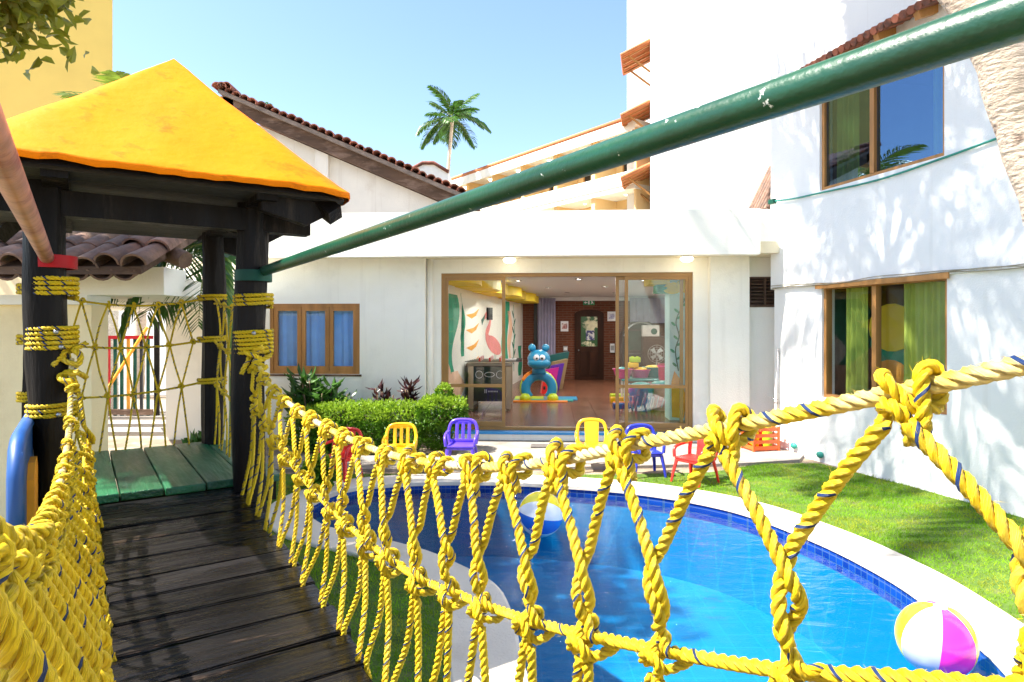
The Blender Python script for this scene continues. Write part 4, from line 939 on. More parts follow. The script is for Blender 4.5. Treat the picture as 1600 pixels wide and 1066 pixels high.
for x in (-.09, .80): m_.box(x-.05, x+.05, 3.42, 5.40, 2.405, 2.50)
m_.build('eave_beam', DARKW, pt)
for (x, y) in ((ex0+.10, ey0+.10), (ex1-.10, ey0+.10), (ex0+.1, ey1-.1), (ex1-.1, ey1-.1)):
    m_ = MB(); m_.tube([(x, y, ez-.13), ((x+ax)/2, (y+ay)/2, (ez+az_)/2-.16), (ax, ay, az_-.18)], .06, 4); m_.build('hip_rafter', DARKW, pt)
for y in (3.5, 4.4, 5.3):
    m_ = MB(); m_.prism([(.78, 2.36), (1.02, 2.30), (1.12, 2.36), (1.10, 2.42), (.78, 2.47)], y-.035, y+.035, 'y'); m_.build('rafter_end', DARKW, pt)
# dark boards closing the eaves from below
for k in range(9):
    y = 3.40+k*.235; m_ = MB(); m_.box(ex0+.06, ex1-.06, y, y+.228, ez-.055, ez-.04); m_.build('ceiling_board', CEILW, pt)
# blue side panel with yellow inset, left of the platform
m_ = MB(); BLUEPL = mat('blue_play_panel', (.006, .065, .26), .5, .15, 5)
py0, py1, pz0, pz1 = 3.05, 4.3, .74, 1.30
outl = [(py0, pz0), (py1, pz0), (py1, pz1-.08), (py1-.08, pz1), (py0+.10, pz1), (py0+.03, pz1-.03), (py0, pz1-.10)]
sp = thing('blue_board', 'upright blue play panel with a yellow inset beside the left post', 'panel', (0, 0, 0), BROT)
m_.prism(outl, -.215, -.18, 'x'); m_.build('panel_board', BLUEPL, sp)
m_ = MB(); m_.prism([(py0+.25, pz0+.12), (py0+.55, pz0+.12), (py0+.55, pz1-.18), (py0+.48, pz1-.12), (py0+.32, pz1-.12), (py0+.25, pz1-.18)], -.1795, -.155, 'x'); m_.build('yellow_inset', OR_, sp)
m_ = MB(); m_.tube([(-.2, y_, z_) for y_, z_ in ((py0, pz0), (py0, pz1-.12), (py0+.06, pz1-.02), (py0+.16, pz1+.01), (py1-.1, pz1+.01), (py1, pz1-.1))], .028, 8); m_.build('rounded_rim', BLUEPL, sp, True)
m_ = MB(); m_.box(-.21, -.185, 3.15, 3.23, 0, pz0-.001); m_.box(-.21, -.185, 4.1, 4.18, 0, pz0-.001); m_.build('panel_leg', BLUEPL, sp)

# ---- poles above the nets
gp_ = thing('green_pole', 'long glossy green pole running from the right post over the bridge', 'pole', (0, 0, 0), BROT)
m_ = MB(); m_.tube([(.84, s, 2.06+.0075*(3.74-s)) for s in np.linspace(-1.2, 3.74, 12)], .0272, 24); m_.build('pole_tube', POLEG, gp_, True)
m_ = MB(); m_.lathe([(.088, -.03), (.098, -.03), (.098, .03), (.088, .03)], 24, (.80, 3.745, 2.035)); m_.build('collar', GREENC, gp_, True, 40)
rp_ = thing('red_pole', 'worn red pole meeting a red collar on the left post', 'pole', (0, 0, 0), BROT)
m_ = MB(); m_.tube([(-.125, s, 2.075) for s in np.linspace(-1.2, 3.70, 12)], .029, 24); m_.build('pole_tube', POLER, rp_, True)
m_ = MB(); m_.lathe([(.088, -.03), (.099, -.03), (.099, .03), (.088, .03)], 24, (-.105, 3.745, 2.06)); m_.build('collar', REDP, rp_, True, 40)

# ---- bridge of dark planks
br = thing('plank_bridge', 'narrow hanging bridge of dark weathered planks leading to the tower', 'bridge', (0, 0, 0), BROT)
def dz(s): return .60+.0715*s
s = -.9; k = 0
while s < 3.76:
    w = random.choice([.17, .19, .20, .155, .18]); e = min(s+w, 3.785)
    m_ = MB(); rr = random.Random(k); j = lambda a: rr.uniform(-a, a)
    x0, x1 = .065+j(.02), .735+j(.03); sk = j(.010); bow = j(.004)
    bm = bmesh.new(); bmesh.ops.create_cube(bm, size=1)
    for q in bm.verts:
        q.co = Vector(((x0+x1)/2+q.co.x*(x1-x0), (s+e)/2+q.co.y*(e-s-.011)+q.co.x*sk*2, q.co.z*.042))
        q.co.z += dz(q.co.y)-.021+j(.003)
    bmesh.ops.bevel(bm, geom=bm.edges[:], offset=.005, segments=2, affect='EDGES')
    m_.add([q.co.copy() for q in bm.verts], [tuple(v.index for v in f.verts) for f in bm.faces] if not bm.verts.index_update() else []); bm.free()
    o = m_.build('plank', PLANKW, br)
    s = e; k += 1
for x in (.13, .66):
    m_ = MB(); m_.tube([(x, q, dz(q)-.085) for q in np.linspace(-.9, 3.8, 14)], .04, 6); m_.build('stringer', DARKW, br)

# ---- rope nets.  knots: the same hitch used many times
def knot_mesh(seed, bulk=1.0, lod=1.0):
    rr = random.Random(seed); j = lambda: rr.uniform(-.0055, .0055)
    c = [(-.010, .030, -.078), (-.016, .033, -.045), (-.034, .031, -.006), (-.040, .012, .026), (-.042, -.016, .024), (-.040, -.028, -.004), (-.034, -.010, -.032), (-.018, .024, -.030), (.000, .041, -.006), (.012, .038, .022), (.026, .010, .036),
         (.036, -.018, .024), (.040, -.027, -.006), (.044, -.004, -.034), (.040, .026, -.030), (.026, .040, -.012), (.010, .046, -.026), (.010, .036, -.050), (.012, .030, -.078)]
    c = [(a*.80+j(), b*.84+j(), d*.84+j()) for a, b, d in c]
    mb = MB(); rope(mb, c, .0225, .060, lod, phase=seed, fuzz=260)
    return mb
def bulky_mesh(seed, lod=1.0):
    rr = random.Random(seed); j = lambda: rr.uniform(-.0055, .0055)
    c = [(-.006, .026, .085), (-.02, .034, .05), (-.040, .030, .014), (-.048, .002, .004), (-.044, -.020, -.016), (-.030, -.008, -.038), (-.010, .028, -.034), (.004, .046, -.004), (.002, .030, .030), (.012, .0, .040), (.026, -.026, .016), (.034, -.02, -.018),
         (.044, .010, -.040), (.046, .036, -.020), (.030, .046, .008), (.008, .048, .014), (-.010, .046, -.014), (.004, .036, -.040), (.012, .026, -.085)]
    c = [(a*.82+j(), b*.84+j(), d*.84+j()) for a, b, d in c]
    mb = MB(); rope(mb, c, .0225, .060, lod, phase=seed*1.3, fuzz=260)
    return mb
KN = [knot_mesh(k).build('knot', [ROPEY, ROPEB]) for k in range(7)]; KB = [bulky_mesh(k).build('knot', [ROPEY, ROPEB]) for k in range(6)]
KN_ME = [o.data for o in KN]; KB_ME = [o.data for o in KB]
for o in KN+KB: bpy.data.objects.remove(o)
for me in KN_ME+KB_ME: me.polygons.foreach_set('use_smooth', np.ones(len(me.polygons), bool))
def interp_curve(S, Z):
    S = np.array(S); Z = np.array(Z)
    def f(s):   # smooth (cubic Hermite)
        i = int(np.clip(np.searchsorted(S, s)-1, 0, len(S)-2)); h = S[i+1]-S[i]; t = (s-S[i])/h
        m = lambda k: (Z[min(k+1, len(Z)-1)]-Z[max(k-1, 0)])/(S[min(k+1, len(S)-1)]-S[max(k-1, 0)])
        return (2*t**3-3*t*t+1)*Z[i]+(t**3-2*t*t+t)*h*m(i)+(-2*t**3+3*t*t)*Z[i+1]+(t**3-t*t)*h*m(i+1)
    return f
def net(name, label, top, ttop, mid, tmid, tbot, knots, side, lodf, s_end):
    """side=+1: the walkway lies towards -t (right-hand net); -1: left-hand net"""
    t = thing(name, label, 'rope net', (0, 0, 0), BROT, 'rope nets along the bridge')
    def A(s): return np.array([ttop(s), s, top(s)])
    def C(s): return np.array([tmid(s), s, mid(s)])
    ss = np.arange(-.7, s_end+.01, .08)
    m_ = MB(); rope(m_, [A(s) for s in ss], .0242, None, .9, fuzz=260); m_.build('handrail_rope', [ROPEH, ROPEB], t, True)
    m_ = MB(); rope(m_, [C(s) for s in ss], .0228, None, .9, fuzz=200); m_.build('middle_rope', [ROPEY, ROPEB], t, True)
    face = -side                     # local y of the knot points towards the walkway (-side in t)
    def place(me, p, fn, s, rnd):
        o = link('knot', me, t); o.location = p
        dzs = (fn(s+.02)-fn(s-.02))/.04
        # knot x axis along rope (local +y of bridge frame), y axis towards walkway
        Mx = Matrix(((0, face, 0), (-face if False else (1 if face < 0 else -1), 0, 0), (0, 0, 1))) if False else None
        xa = Vector((0, 1, dzs)).normalized()*(1 if face < 0 else -1); za = Vector((0, 0, 1)); ya = za.cross(xa).normalized(); za = xa.cross(ya)
        Mx = Matrix((xa, ya, za)).transposed()
        o.rotation_euler = (Mx @ Matrix.Rotation(rnd.uniform(-.15, .15), 3, 'X') @ Matrix.Rotation(rnd.uniform(-.15, .15), 3, 'Y')).to_euler(); k_ = rnd.uniform(.76, .93)*(1 if side > 0 else .86); o.scale = (k_*rnd.uniform(.9, 1.1), k_, k_*rnd.uniform(.9, 1.08))
    rnd = random.Random(3)
    ks = knots; mids = [(ks[i]+ks[i+1])/2+rnd.uniform(-.015, .015) for i in range(len(ks)-1)]
    off = np.array([face*.030, 0, 0])
    for i, s in enumerate(ks): place(KN_ME[rnd.randrange(7)], A(s), top, s, rnd)
    for i, s in enumerate(mids): place(KB_ME[rnd.randrange(6)], C(s), mid, s, rnd)
    for i, sm in enumerate(mids):
        lod = lodf(sm); c0 = C(sm)+off*.9+np.array([0, 0, .042])
        meet = None
        for q, sk in ((0, ks[i]), (1, ks[i+1])):
            a0 = A(sk)+off+np.array([0, .012*(1 if q == 0 else -1), -.036])
            h_ = a0[2]-c0[2]; axis = lambda f: c0+np.array([0, 0, (.44*h_)*f])+np.array([(A(sm)[0]-C(sm)[0])*.4*f, 0, 0])
            tw = []
            turns = rnd.choice([.5, .6, .75, .9]); n_ = 7
            for g in range(n_+1):
                f = 1-g/n_; an = math.pi*(q)+turns*2*math.pi*(1-f)*1.0-math.pi/2; rad = .0125*(.35+.65*min(1, f*4))
                tw.append(axis(f)+np.array([rad*math.cos(an+math.pi/2)*1.0, rad*math.sin(an+math.pi/2)*(1 if True else 0), 0]))
            sgn = 1 if q else -1
            # start on the proper side so that the legs meet without passing through each other
            pth = [a0, a0*.55+tw[0]*.45+np.array([0, -.004*sgn, 0])]+tw
            m_ = MB(); rope(m_, pth, .0215, .056, lod, fuzz=200 if sm < 1.5 else 0); m_.build('strand', [ROPEY, ROPEB], t, True)
    # lower strands: from each middle knot down to the plank edge
    bots = [(mids[i]+mids[i+1])/2+rnd.uniform(-.02, .02) for i in range(len(mids)-1)]
    bots = [mids[0]-.1]+bots+[mids[-1]+.09]
    for i, sm in enumerate(mids):
        lod = lodf(sm)*.9; c0 = C(sm)+off*.8+np.array([0, 0, -.038])
        for q, sb in ((0, bots[i]), (1, bots[i+1])):
            e = np.array([tbot+rnd.uniform(-.012, .012), sb+(.012 if q == 0 else -.012), dz(sb)+.004]); e2 = e+np.array([0, (.02 if q == 0 else -.02), -.05])
            m_ = MB(); mdp = (c0+e)/2+np.array([side*.012, rnd.uniform(-.008, .008), 0]); rope(m_, [c0+np.array([0, -.012 if q == 0 else .012, 0]), mdp, e, e2], .0205, .054, lod); m_.build('strand', [ROPEY, ROPEB], t, True)
    return t
lodR = lambda s: 1.0 if s < 1.4 else (.8 if s < 2.3 else .6)
topR = interp_curve([-.8, -.2, .1, .25, .36, .606, .817, 1.0, 1.25, 1.7, 2.13, 2.8, 3.4, 3.72], [2.02, 1.86, 1.76, 1.712, 1.677, 1.603, 1.543, 1.487, 1.427, 1.366, 1.350, 1.379, 1.463, 1.60])
midR = interp_curve([-.8, -.1, .305, .52, .69, .82, 1.064, 1.35, 1.716, 2.4, 3.14, 3.72], [1.72, 1.50, 1.366, 1.285, 1.235, 1.2, 1.14, 1.09, 1.045, 1.07, 1.19, 1.38])
net('rope_net', 'yellow knotted rope net along the right side of the plank bridge', topR, lambda s: .80, midR, lambda s: .785, .715,
    [-.42, -.15, .10, .358, .606, .817, .994, 1.17, 1.33, 1.518, 1.695, 1.881, 2.077, 2.27, 2.45, 2.66, 2.86, 3.08, 3.27, 3.47, 3.62], 1, lodR, 3.70)
topL = interp_curve([-.8, .3, .868, 1.58, 2.21, 3.05, 3.45, 3.70], [2.0, 1.70, 1.505, 1.345, 1.257, 1.235, 1.33, 1.60])
tL = interp_curve([-.8, .3, .868, 1.58, 2.21, 3.05, 3.5, 3.7], [-.12, -.085, -.072, -.068, -.06, -.048, -.035, -.03])
midL = interp_curve([-.8, .3, .9, 1.5, 2.2, 3.0, 3.72], [1.66, 1.36, 1.19, 1.06, 1.0, 1.02, 1.25]); tLm = interp_curve([-.8, .9, 1.5, 2.4, 3.7], [-.04, .0, .015, .022, .02])
net('rope_net', 'yellow knotted rope net along the left side of the plank bridge', topL, tL, midL, tLm, .074,
    [-.35, -.15, .05, .24, .42, .6, .76, .92, 1.08, 1.24, 1.40, 1.56, 1.73, 1.9, 2.08, 2.27, 2.46, 2.66, 2.86, 3.06, 3.26, 3.44, 3.60], -1, lambda s: .9 if s < 1.5 else .6, 3.70)

# ---- thin nets closing the platform
def flat_net(label, p0, p1, levels, nk, zb, seed):
    t = thing('rope_net', label, 'rope net', (0, 0, 0), BROT, 'rope nets closing the platform')
    rr = random.Random(seed); p0 = np.array(p0); p1 = np.array(p1)
    def H(f, lv): z0, z1, sag = levels[lv]; q = p0+(p1-p0)*f; return np.array([q[0], q[1], z0+(z1-z0)*f-sag*4*f*(1-f)])
    def K(lv, i): return H((i+.5+(.5 if lv % 2 else 0))/(nk+.5), lv)
    for lv in range(len(levels)): m_ = MB(); rope(m_, [H(f, lv) for f in np.linspace(0, 1, 9)], .018, .05, .5); m_.build('level_rope', [ROPEY, ROPEB], t, True)
    km = MB(); rope(km, [(.014*math.cos(a), .014*math.sin(a), .016*math.sin(a*.5)) for a in np.linspace(0, 9.5, 14)], .017, .045, .5); km = km.build('knot', [ROPEY, ROPEB], t, True); km.location = K(0, 0); first = True
    for lv in range(len(levels)):
        for i in range(nk):
            if not (lv == 0 and i == 0): o = link('knot', km.data, t); o.location = K(lv, i); o.rotation_euler = (rr.uniform(0, 1), rr.uniform(0, 1), rr.uniform(0, 6))
            lows = [K(lv+1, j) for j in ((i-1, i) if lv % 2 == 0 else (i, i+1)) if 0 <= j < nk] if lv+1 < len(levels) else None
            if lows is None:
                q = K(lv, i); lows = [np.array([q[0]+(p1-p0)[0]/nk*d_, q[1]+(p1-p0)[1]/nk*d_, zb]) for d_ in (-.3, .3)]
            for e in lows: m_ = MB(); a = K(lv, i); rope(m_, [a, (a+e)/2+np.array([rr.uniform(-.01, .01), 0, 0]), e], .0155, .045, .45); m_.build('strand', [ROPEY, ROPEB], t, True)
    return t
lv = [(1.86, 1.92, .05), (1.47, 1.56, .04), (1.13, 1.24, .03)]
flat_net('thin yellow rope net across the back of the tower platform', (BL[0]+.02, BL[1]+.03), (BR[0]-.05, BR[1]), [(1.98, 1.96, .07), (1.66, 1.66, .05), (1.30, 1.36, .04)], 6, PZ+.005, 1)
flat_net('thin yellow rope net between the two right tower posts', (BR[0], BR[1]-.06), (FR[0]+.0, FR[1]+.06), [(1.96, 1.9, .05), (1.66, 1.6, .04), (1.36, 1.3, .03)], 4, PZ+.005, 2)
# ---- lashings wound round the posts
def wrap(x, y, z, n, r, dia=.024, seed=0, tailed=True):
    pts = []; rr = random.Random(seed); N_ = 18*n
    for i in range(N_+1):
        a = 2*math.pi*i/18; pts.append((x+(r+dia*.45)*math.cos(a), y+(r+dia*.45)*math.sin(a), z+i/18*dia*.93+rr.uniform(-.0015, .0015)))
    m_ = MB(); rope(m_, pts, dia, .06, .6); return m_.build('rope_lashing', [ROPEY, ROPEB], pt, True)
for z, n in ((1.895, 4), (1.64, 5), (1.325, 3)): wrap(FL[0], FL[1], z, n, .086, .024, 1)
for z, n in ((1.865, 3), (1.60, 6)): wrap(FR[0], FR[1], z, n, .086, .024, 2)
for z, n in ((1.94, 2), (1.64, 2), (1.34, 2)): wrap(BR[0], BR[1], z, n, .081, .024, 3)
for z, n in ((1.96, 3), (1.64, 3), (1.28, 3)): wrap(BL[0], BL[1], z, n, .081, .024, 4)
# big lumps where the handrails are tied to the posts
for (x, y, z, sd) in ((-.02, 3.69, 1.60, 1), (-.02, 3.66, 1.50, 2), (.79, 3.66, 1.55, 3), (.80, 3.68, 1.60, 2)):
    o = link('knot', KB_ME[sd % 3], pt); o.location = (x, y, z); o.rotation_euler = (sd, .3*sd, sd*2); o.scale = (1.2, 1.2, 1.2)
for (x, y, z) in ((-.09, 3.658, 1.73), (-.07, 3.662, 1.66), (-.08, 3.66, 1.345), (.78, 3.66, 1.72), (.80, 3.66, 1.63)):
    m_ = MB(); m_.ball((x, y-.018, z), .012, 8, 6); m_.build('bolt', METAL, pt, True)
# ================================================================== CHILDREN'S PLASTIC CHAIRS
def plastic(n, c): return mat(n, c, .3, .04, 3, spec=.5)
CY, CBV, CB, CR_ = plastic('yellow_chair_plastic', (.90, .52, .01)), plastic('violet_blue_chair_plastic', (.10, .05, .58)), plastic('navy_blue_chair_plastic', (.015, .03, .40)), plastic('red_chair_plastic', (.72, .025, .02))
def chair(label, m, X, Y, rz, style):
    t = thing('child_chair', label, 'chair', (X, Y, .0 if Y < 7.75 else .028), rz, "children's plastic chairs by the pool")
    # seat (front towards -y)
    s = MB(); s.rbox(-.165, .165, -.16, .14, .262, .285, .010); s.rbox(-.16, .16, -.155, .135, .235, .263, .008); s.build('seat', m, t, True, 40)
    # legs
    for sx in (-1, 1):
        for sy, yy in ((-1, -.155), (1, .15)):
            l = MB(); l.tube([(sx*.150, yy*.86, .25), (sx*.172, yy*1.05, .12), (sx*.185, yy*1.2, 0)], [.026, .021, .017], 8, sq=.8); l.build('leg', m, t, True, 50)
    # backrest arch
    b = MB(); P = spline([(-.165, .125, .262), (-.180, .15, .36), (-.172, .175, .47), (-.135, .19, .535), (-.06, .198, .556), (.06, .198, .556), (.135, .19, .535), (.172, .175, .47), (.180, .15, .36), (.165, .125, .262)], .03)
    b.tube(P, .021, 8, sq=1.0); bk = b.build('backrest', m, t, True, 50)
    if style == 'slats':
        for x in (-.078, 0, .078):
            q = MB(); q.rbox(x-.021, x+.021, -.008, .008, 0, 1, .006)
            V = q.v[-1]; V[:, 1] += .135+.058*V[:, 2]; V[:, 2] = .275+V[:, 2]*.27; q.build('back_slat', m, bk, True, 40)
        q = MB(); q.rbox(-.155, .155, .18, .20, .505, .552, .008); q.build('top_panel', m, bk, True, 40); q = MB(); q.rbox(-.16, .16, .128, .146, .28, .325, .007); q.build('lower_panel', m, bk, True, 40)
    else:
        q = MB(); q.rbox(-.088, .088, -.008, .008, 0, 1, .007); V = q.v[-1]; V[:, 1] += .135+.058*V[:, 2]; V[:, 2] = .275+V[:, 2]*.275; V[:, 0] *= (.92+.12*(V[:, 2]-.275)/.27); q.build('back_panel', m, bk, True, 40)
    # arms
    for sx in (-1, 1):
        a = MB(); a.tube(spline([(sx*.178, .165, .42), (sx*.190, .09, .415), (sx*.192, -.06, .40), (sx*.184, -.135, .365), (sx*.172, -.145, .28)], .04), .019, 8, sq=1.0); a.build('armrest', m, t, True, 50)
    return t
def at(x, Y): return (x-800)/1000*Y
chair('red plastic child chair in front of the hedge, partly hidden by ropes', CR_, at(531, 7.35), 7.35, R(-18), 'panel')
chair('yellow slatted child chair in front of the hedge', CY, at(625, 7.72), 7.72, R(4), 'slats')
chair('violet-blue slatted child chair beside the round shrub', CBV, at(721, 7.9), 7.9, R(-3), 'slats')
chair('yellow child chair with a solid back panel in front of the open doorway', CY, at(925, 7.9), 7.9, R(-6), 'panel')
chair('dark blue slatted child chair below the right door leaf', CB, at(1008, 7.62), 7.62, R(8), 'slats')
chair('red child chair turned sideways on the lawn beside the pool', CR_, at(1086, 7.25), 7.25, R(-52), 'panel')
# ================================================================== BEACH BALLS
def beach_ball(label, c, r, cols, rot):
    t = thing('beach_ball', label, 'ball', c, 0, 'beach balls'); t.rotation_euler = rot
    n = len(cols); sg = 8
    for k in range(n):
        V = []; F = []; m = 16
        for j in range(m+1):
            th = math.pi*j/m
            for i in range(sg+1):
                a = 2*math.pi*(k+i/sg)/n; V.append((r*math.sin(th)*math.cos(a), r*math.sin(th)*math.sin(a), r*math.cos(th)))
        for j in range(m):
            for i in range(sg): q = j*(sg+1)+i; F.append((q, q+sg+1, q+sg+2, q+1))
        mb = MB(); mb.add(V, F); mb.build('ball_panel', cols[k], t, True)
    for s_ in (-1, 1): mb = MB(); mb.lathe([(0, s_*(r+.002)), (.028, s_*(r+.001)), (.034, s_*(r-.004))], 16); mb.build('end_cap', bw_, t, True)
def vinyl(n, c): return mat(n, c, .22, .03, 2, spec=.5, coat=.2)
bw_, by_, bb_, bpk = vinyl('white_ball_vinyl', (.80, .80, .84)), vinyl('yellow_ball_vinyl', (.92, .75, .02)), vinyl('blue_ball_vinyl', (.02, .13, .60)), vinyl('pink_ball_vinyl', (.86, .03, .48))
bl_ = vinyl('pale_blue_ball_vinyl', (.40, .43, .62))
beach_ball('yellow white and blue beach ball floating at the far side of the pool', (at(845, 5.72), 5.72, WATER_Z+.15), .20, [by_, bw_, bb_, bw_, by_, bw_, bb_, bw_], (R(10), R(100), R(12)))
beach_ball('pink white and yellow beach ball floating at the near right pool edge', (at(1462, 3.42), 3.42, WATER_Z+.150), .190, [bpk, by_, bl_, bpk, by_, bl_], (R(-6), R(5), R(243)))
# ================================================================== HEDGE, SHRUBS, CROTONS
def bush(t, boxes, n, leaf, m, m2=None, f2=.2, stems=()):
    """boxes: (cx,cy,cz, rx,ry,rz, weight, squareness)"""
    mb = MB(); tot = sum(b[6] for b in boxes)
    for cx, cy, cz, rx, ry, rz, w, sq in boxes:
        k = int(n*w/tot); d = rand_dirs(k); g = (np.abs(d)**sq).sum(1)**(-1/sq); rad = RNG.uniform(.35, 1.0, k)**.35
        lump = 1+.09*np.array([noise.noise(Vector(q*3.1)+Vector((cx*3, cy, 0))) for q in d])+RNG.normal(0, .05, k)
        P = np.array([cx, cy, cz])+d*g[:, None]*rad[:, None]*lump[:, None]*np.array([rx, ry, rz])
        D = unit(d*.7+rand_dirs(k)*.8+np.array([0, 0, .25])); mi = 0
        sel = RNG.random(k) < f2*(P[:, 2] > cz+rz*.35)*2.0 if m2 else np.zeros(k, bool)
        U = side_of(D); Ls = leaf*RNG.uniform(.6, 1.3, k)
        for v, msk in ((0, ~sel), (1, sel)):
            if msk.any(): leaf_quads(mb, P[msk], D[msk], U[msk], Ls[msk], Ls[msk]*.52, v)
    mb.build('foliage', [m, m2 or m], t)
    st = MB()
    for p in stems: st.tube(spline(p, .05), .009, 5)
    if stems: st.build('stem', BARK, t, True)
t = thing('clipped_hedge', 'low clipped green hedge along the wall below the window', 'hedge', (0, 0, 0))
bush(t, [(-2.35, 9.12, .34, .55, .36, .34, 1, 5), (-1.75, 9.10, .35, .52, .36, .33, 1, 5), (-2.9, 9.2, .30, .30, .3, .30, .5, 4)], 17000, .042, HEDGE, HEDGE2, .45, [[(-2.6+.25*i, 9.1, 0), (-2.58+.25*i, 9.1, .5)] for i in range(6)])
t = thing('round_shrub', 'bushy bright green shrub at the corner of the glass doors', 'shrub', (0, 0, 0))
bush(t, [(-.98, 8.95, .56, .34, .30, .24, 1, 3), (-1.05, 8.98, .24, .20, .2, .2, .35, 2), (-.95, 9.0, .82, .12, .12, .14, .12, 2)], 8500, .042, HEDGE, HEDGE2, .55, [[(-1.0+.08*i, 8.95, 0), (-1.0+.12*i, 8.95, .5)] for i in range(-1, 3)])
def croton(label, X, Y, h, n, m, seed, L_=.26, nst=5, spread=.16):
    t = thing('croton_plant', label, 'plant', (X, Y, 0), 0, 'croton plants behind the hedge'); rr = np.random.default_rng(seed); st = MB(); lf = MB()
    for k in range(nst):
        a = rr.uniform(0, 6.28); q = np.array([math.cos(a)*spread*rr.uniform(.2, 1), math.sin(a)*spread*.5, h*rr.uniform(.75, 1)]); st.tube(spline([(q[0]*.2, q[1]*.2, 0), (q[0]*.7, q[1]*.7, q[2]*.6), tuple(q)], .06), .010, 5)
        c = n//nst; f = rr.uniform(.30, 1, c)[:, None]; P = q*np.array([.75, .75, 1])*f+rr.normal(0, .01, (c, 3)); al = rr.uniform(0, 6.28, c); el = rr.uniform(-.1, 1.15, c)*f[:, 0]
        D = np.stack([np.cos(al)*np.cos(el), np.sin(al)*np.cos(el), np.sin(el)], 1); U = unit(np.cross(D, np.array([0, 0, 1.])+1e-4)); leaf_quads(lf, P, D, U, L_*rr.uniform(.6, 1.1, c), L_*.30, 0, .3)
    st.build('stem', BARK, t, True); lf.build('foliage', m, t)
croton('big glossy green croton left of the hedge', at(495, 9.55), 9.5, 1.0, 230, CROT, 1, .30, 9, .42)
croton('tall light-leaved croton behind the left hedge end', at(470, 9.6), 9.62, 1.08, 90, CROT, 5, .30, 4, .20)
croton('green croton tuft just left of the maroon plants', at(540, 9.55), 9.55, .78, 60, CROT, 2, .2, 4, .2)
croton('dark maroon croton behind the middle of the hedge', at(596, 9.5), 9.5, .90, 110, CROTR, 3, .19, 6, .2)
croton('dark maroon croton behind the right end of the hedge', at(634, 9.5), 9.52, .95, 120, CROTR, 4, .2, 6, .22)
t = thing('low_plant', 'small leafy green plant at the left end of the pool', 'plant', (at(497, 6.9), 6.9, 0))
bush(t, [(0, 0, .17, .15, .15, .18, 1, 2)], 1500, .06, HEDGE, HEDGE2, .3)
t = thing('low_plant', 'low dark plant growing at the foot of the tower back post', 'plant', (at(292, 5.6), 5.9, 0))
bush(t, [(0, 0, .35, .22, .2, .4, 1, 2)], 1200, .09, CROT)
# ================================================================== GRASS (uncountable)
def in_poly(P, poly):
    x, y = P[:, 0], P[:, 1]; c = np.zeros(len(P), bool); n = len(poly)
    for i in range(n):
        x0, y0 = poly[i]; x1, y1 = poly[(i+1) % n]; q = ((y0 > y) != (y1 > y)) & (x < (x1-x0)*(y-y0)/(y1-y0+1e-12)+x0); c ^= q
    return c
N_ = 330000; G = np.stack([RNG.uniform(-4, 5.6, N_), RNG.uniform(1.2, 8.3, N_)], 1)
k_ = in_poly(G, lawn_poly) & ~in_poly(G, [tuple(p) for p in OUT])
dens = np.array([noise.noise(Vector((a*1.3, b*1.3, 0))) for a, b in G[::1]]) if False else np.zeros(N_)
thin = np.clip((G[:, 1]-7.2)/.5, 0, .82)*(G[:, 0] < 2.6)
k_ &= (RNG.random(N_) > thin) & (RNG.random(N_) > .25*(G[:, 0] > 4.6)); G = G[k_]; n = len(G)
h = RNG.uniform(.014, .034, n)*(1+.4*np.sin(G[:, 0]*3.3+np.sin(G[:, 1]*2.1)*2)*.5)*(.75+.5*RNG.random(n)**3); a = RNG.uniform(0, 6.28, n); w = RNG.uniform(.002, .0038, n); le = RNG.normal(0, .014, (n, 2))
b0 = np.column_stack([G, np.full(n, -.002)]); u = np.column_stack([np.cos(a)*w, np.sin(a)*w, np.zeros(n)])
V = np.stack([b0-u, b0+u, b0+np.column_stack([le, h])], 1).reshape(-1, 3)
mb = MB(); mb.add(V, np.arange(3*n).reshape(-1, 3)); o = mb.build('grass', GRASS); tag(o, 'short mown grass blades of the lawn round the pool', 'grass', None, 'stuff')
# ================================================================== DOOR MAT, CRATE WITH TOYS
m_ = MB(); m_.rbox(-.36, .36, -.12, .12, 0, .018, .006)
t = thing('door_mat', 'dark grey door mat on the path below the doorway', 'mat', (at(868, 9.3), 9.25, .029), R(-3)); m_.build('mat_sheet', mat('grey_mat', (.10, .09, .085), .95, .3, 30, .6, 90), t)
t = thing('toy_crate', 'orange slotted plastic crate of toys against the white wall', 'crate', (at(1190, 9.0), 9.05, .029), R(12))
ORC = plastic('orange_crate_plastic', (.82, .13, .02))
for k in range(4):
    for (x0, x1, y0, y1) in ((-.20, .20, -.15, -.135), (-.20, .20, .135, .15), (-.20, -.185, -.134, .134), (.185, .20, -.134, .134)):
        m_ = MB(); m_.box(x0, x1, y0, y1, .02+k*.085, .07+k*.085); m_.build('crate_slat', ORC, t)
for x in (-.193, .193):
    for y in (-.143, .143): m_ = MB(); m_.box(x-.014, x+.014, y-.014, y+.014, 0, .335); m_.build('corner_post', ORC, t)
m_ = MB(); m_.box(-.184, .184, -.134, .134, .005, .02); m_.build('crate_floor', ORC, t)
for k, (x, y, c) in enumerate(((-.08, .02, CY), (.09, -.03, plastic('lime_toy_plastic', (.35, .6, .02))), (.0, .05, CR_))):
    o = thing('toy', ('yellow', 'lime green', 'red')[k]+' plastic toy in the orange crate', 'toy', (t.location.x+x, t.location.y+y, .029)); m_ = MB(); m_.lathe([(0, .02), (.06, .022), (.075, .2), (.05, .34), (.055, .40-.02*k), (0, .41-.02*k)], 12); m_.build('toy_body', c, o, True, 50); m_ = MB(); m_.tube([(-.1, 0, .37), (0, 0, .385), (.1, 0, .40)], .02, 8); m_.build('toy_handle', c, o, True)
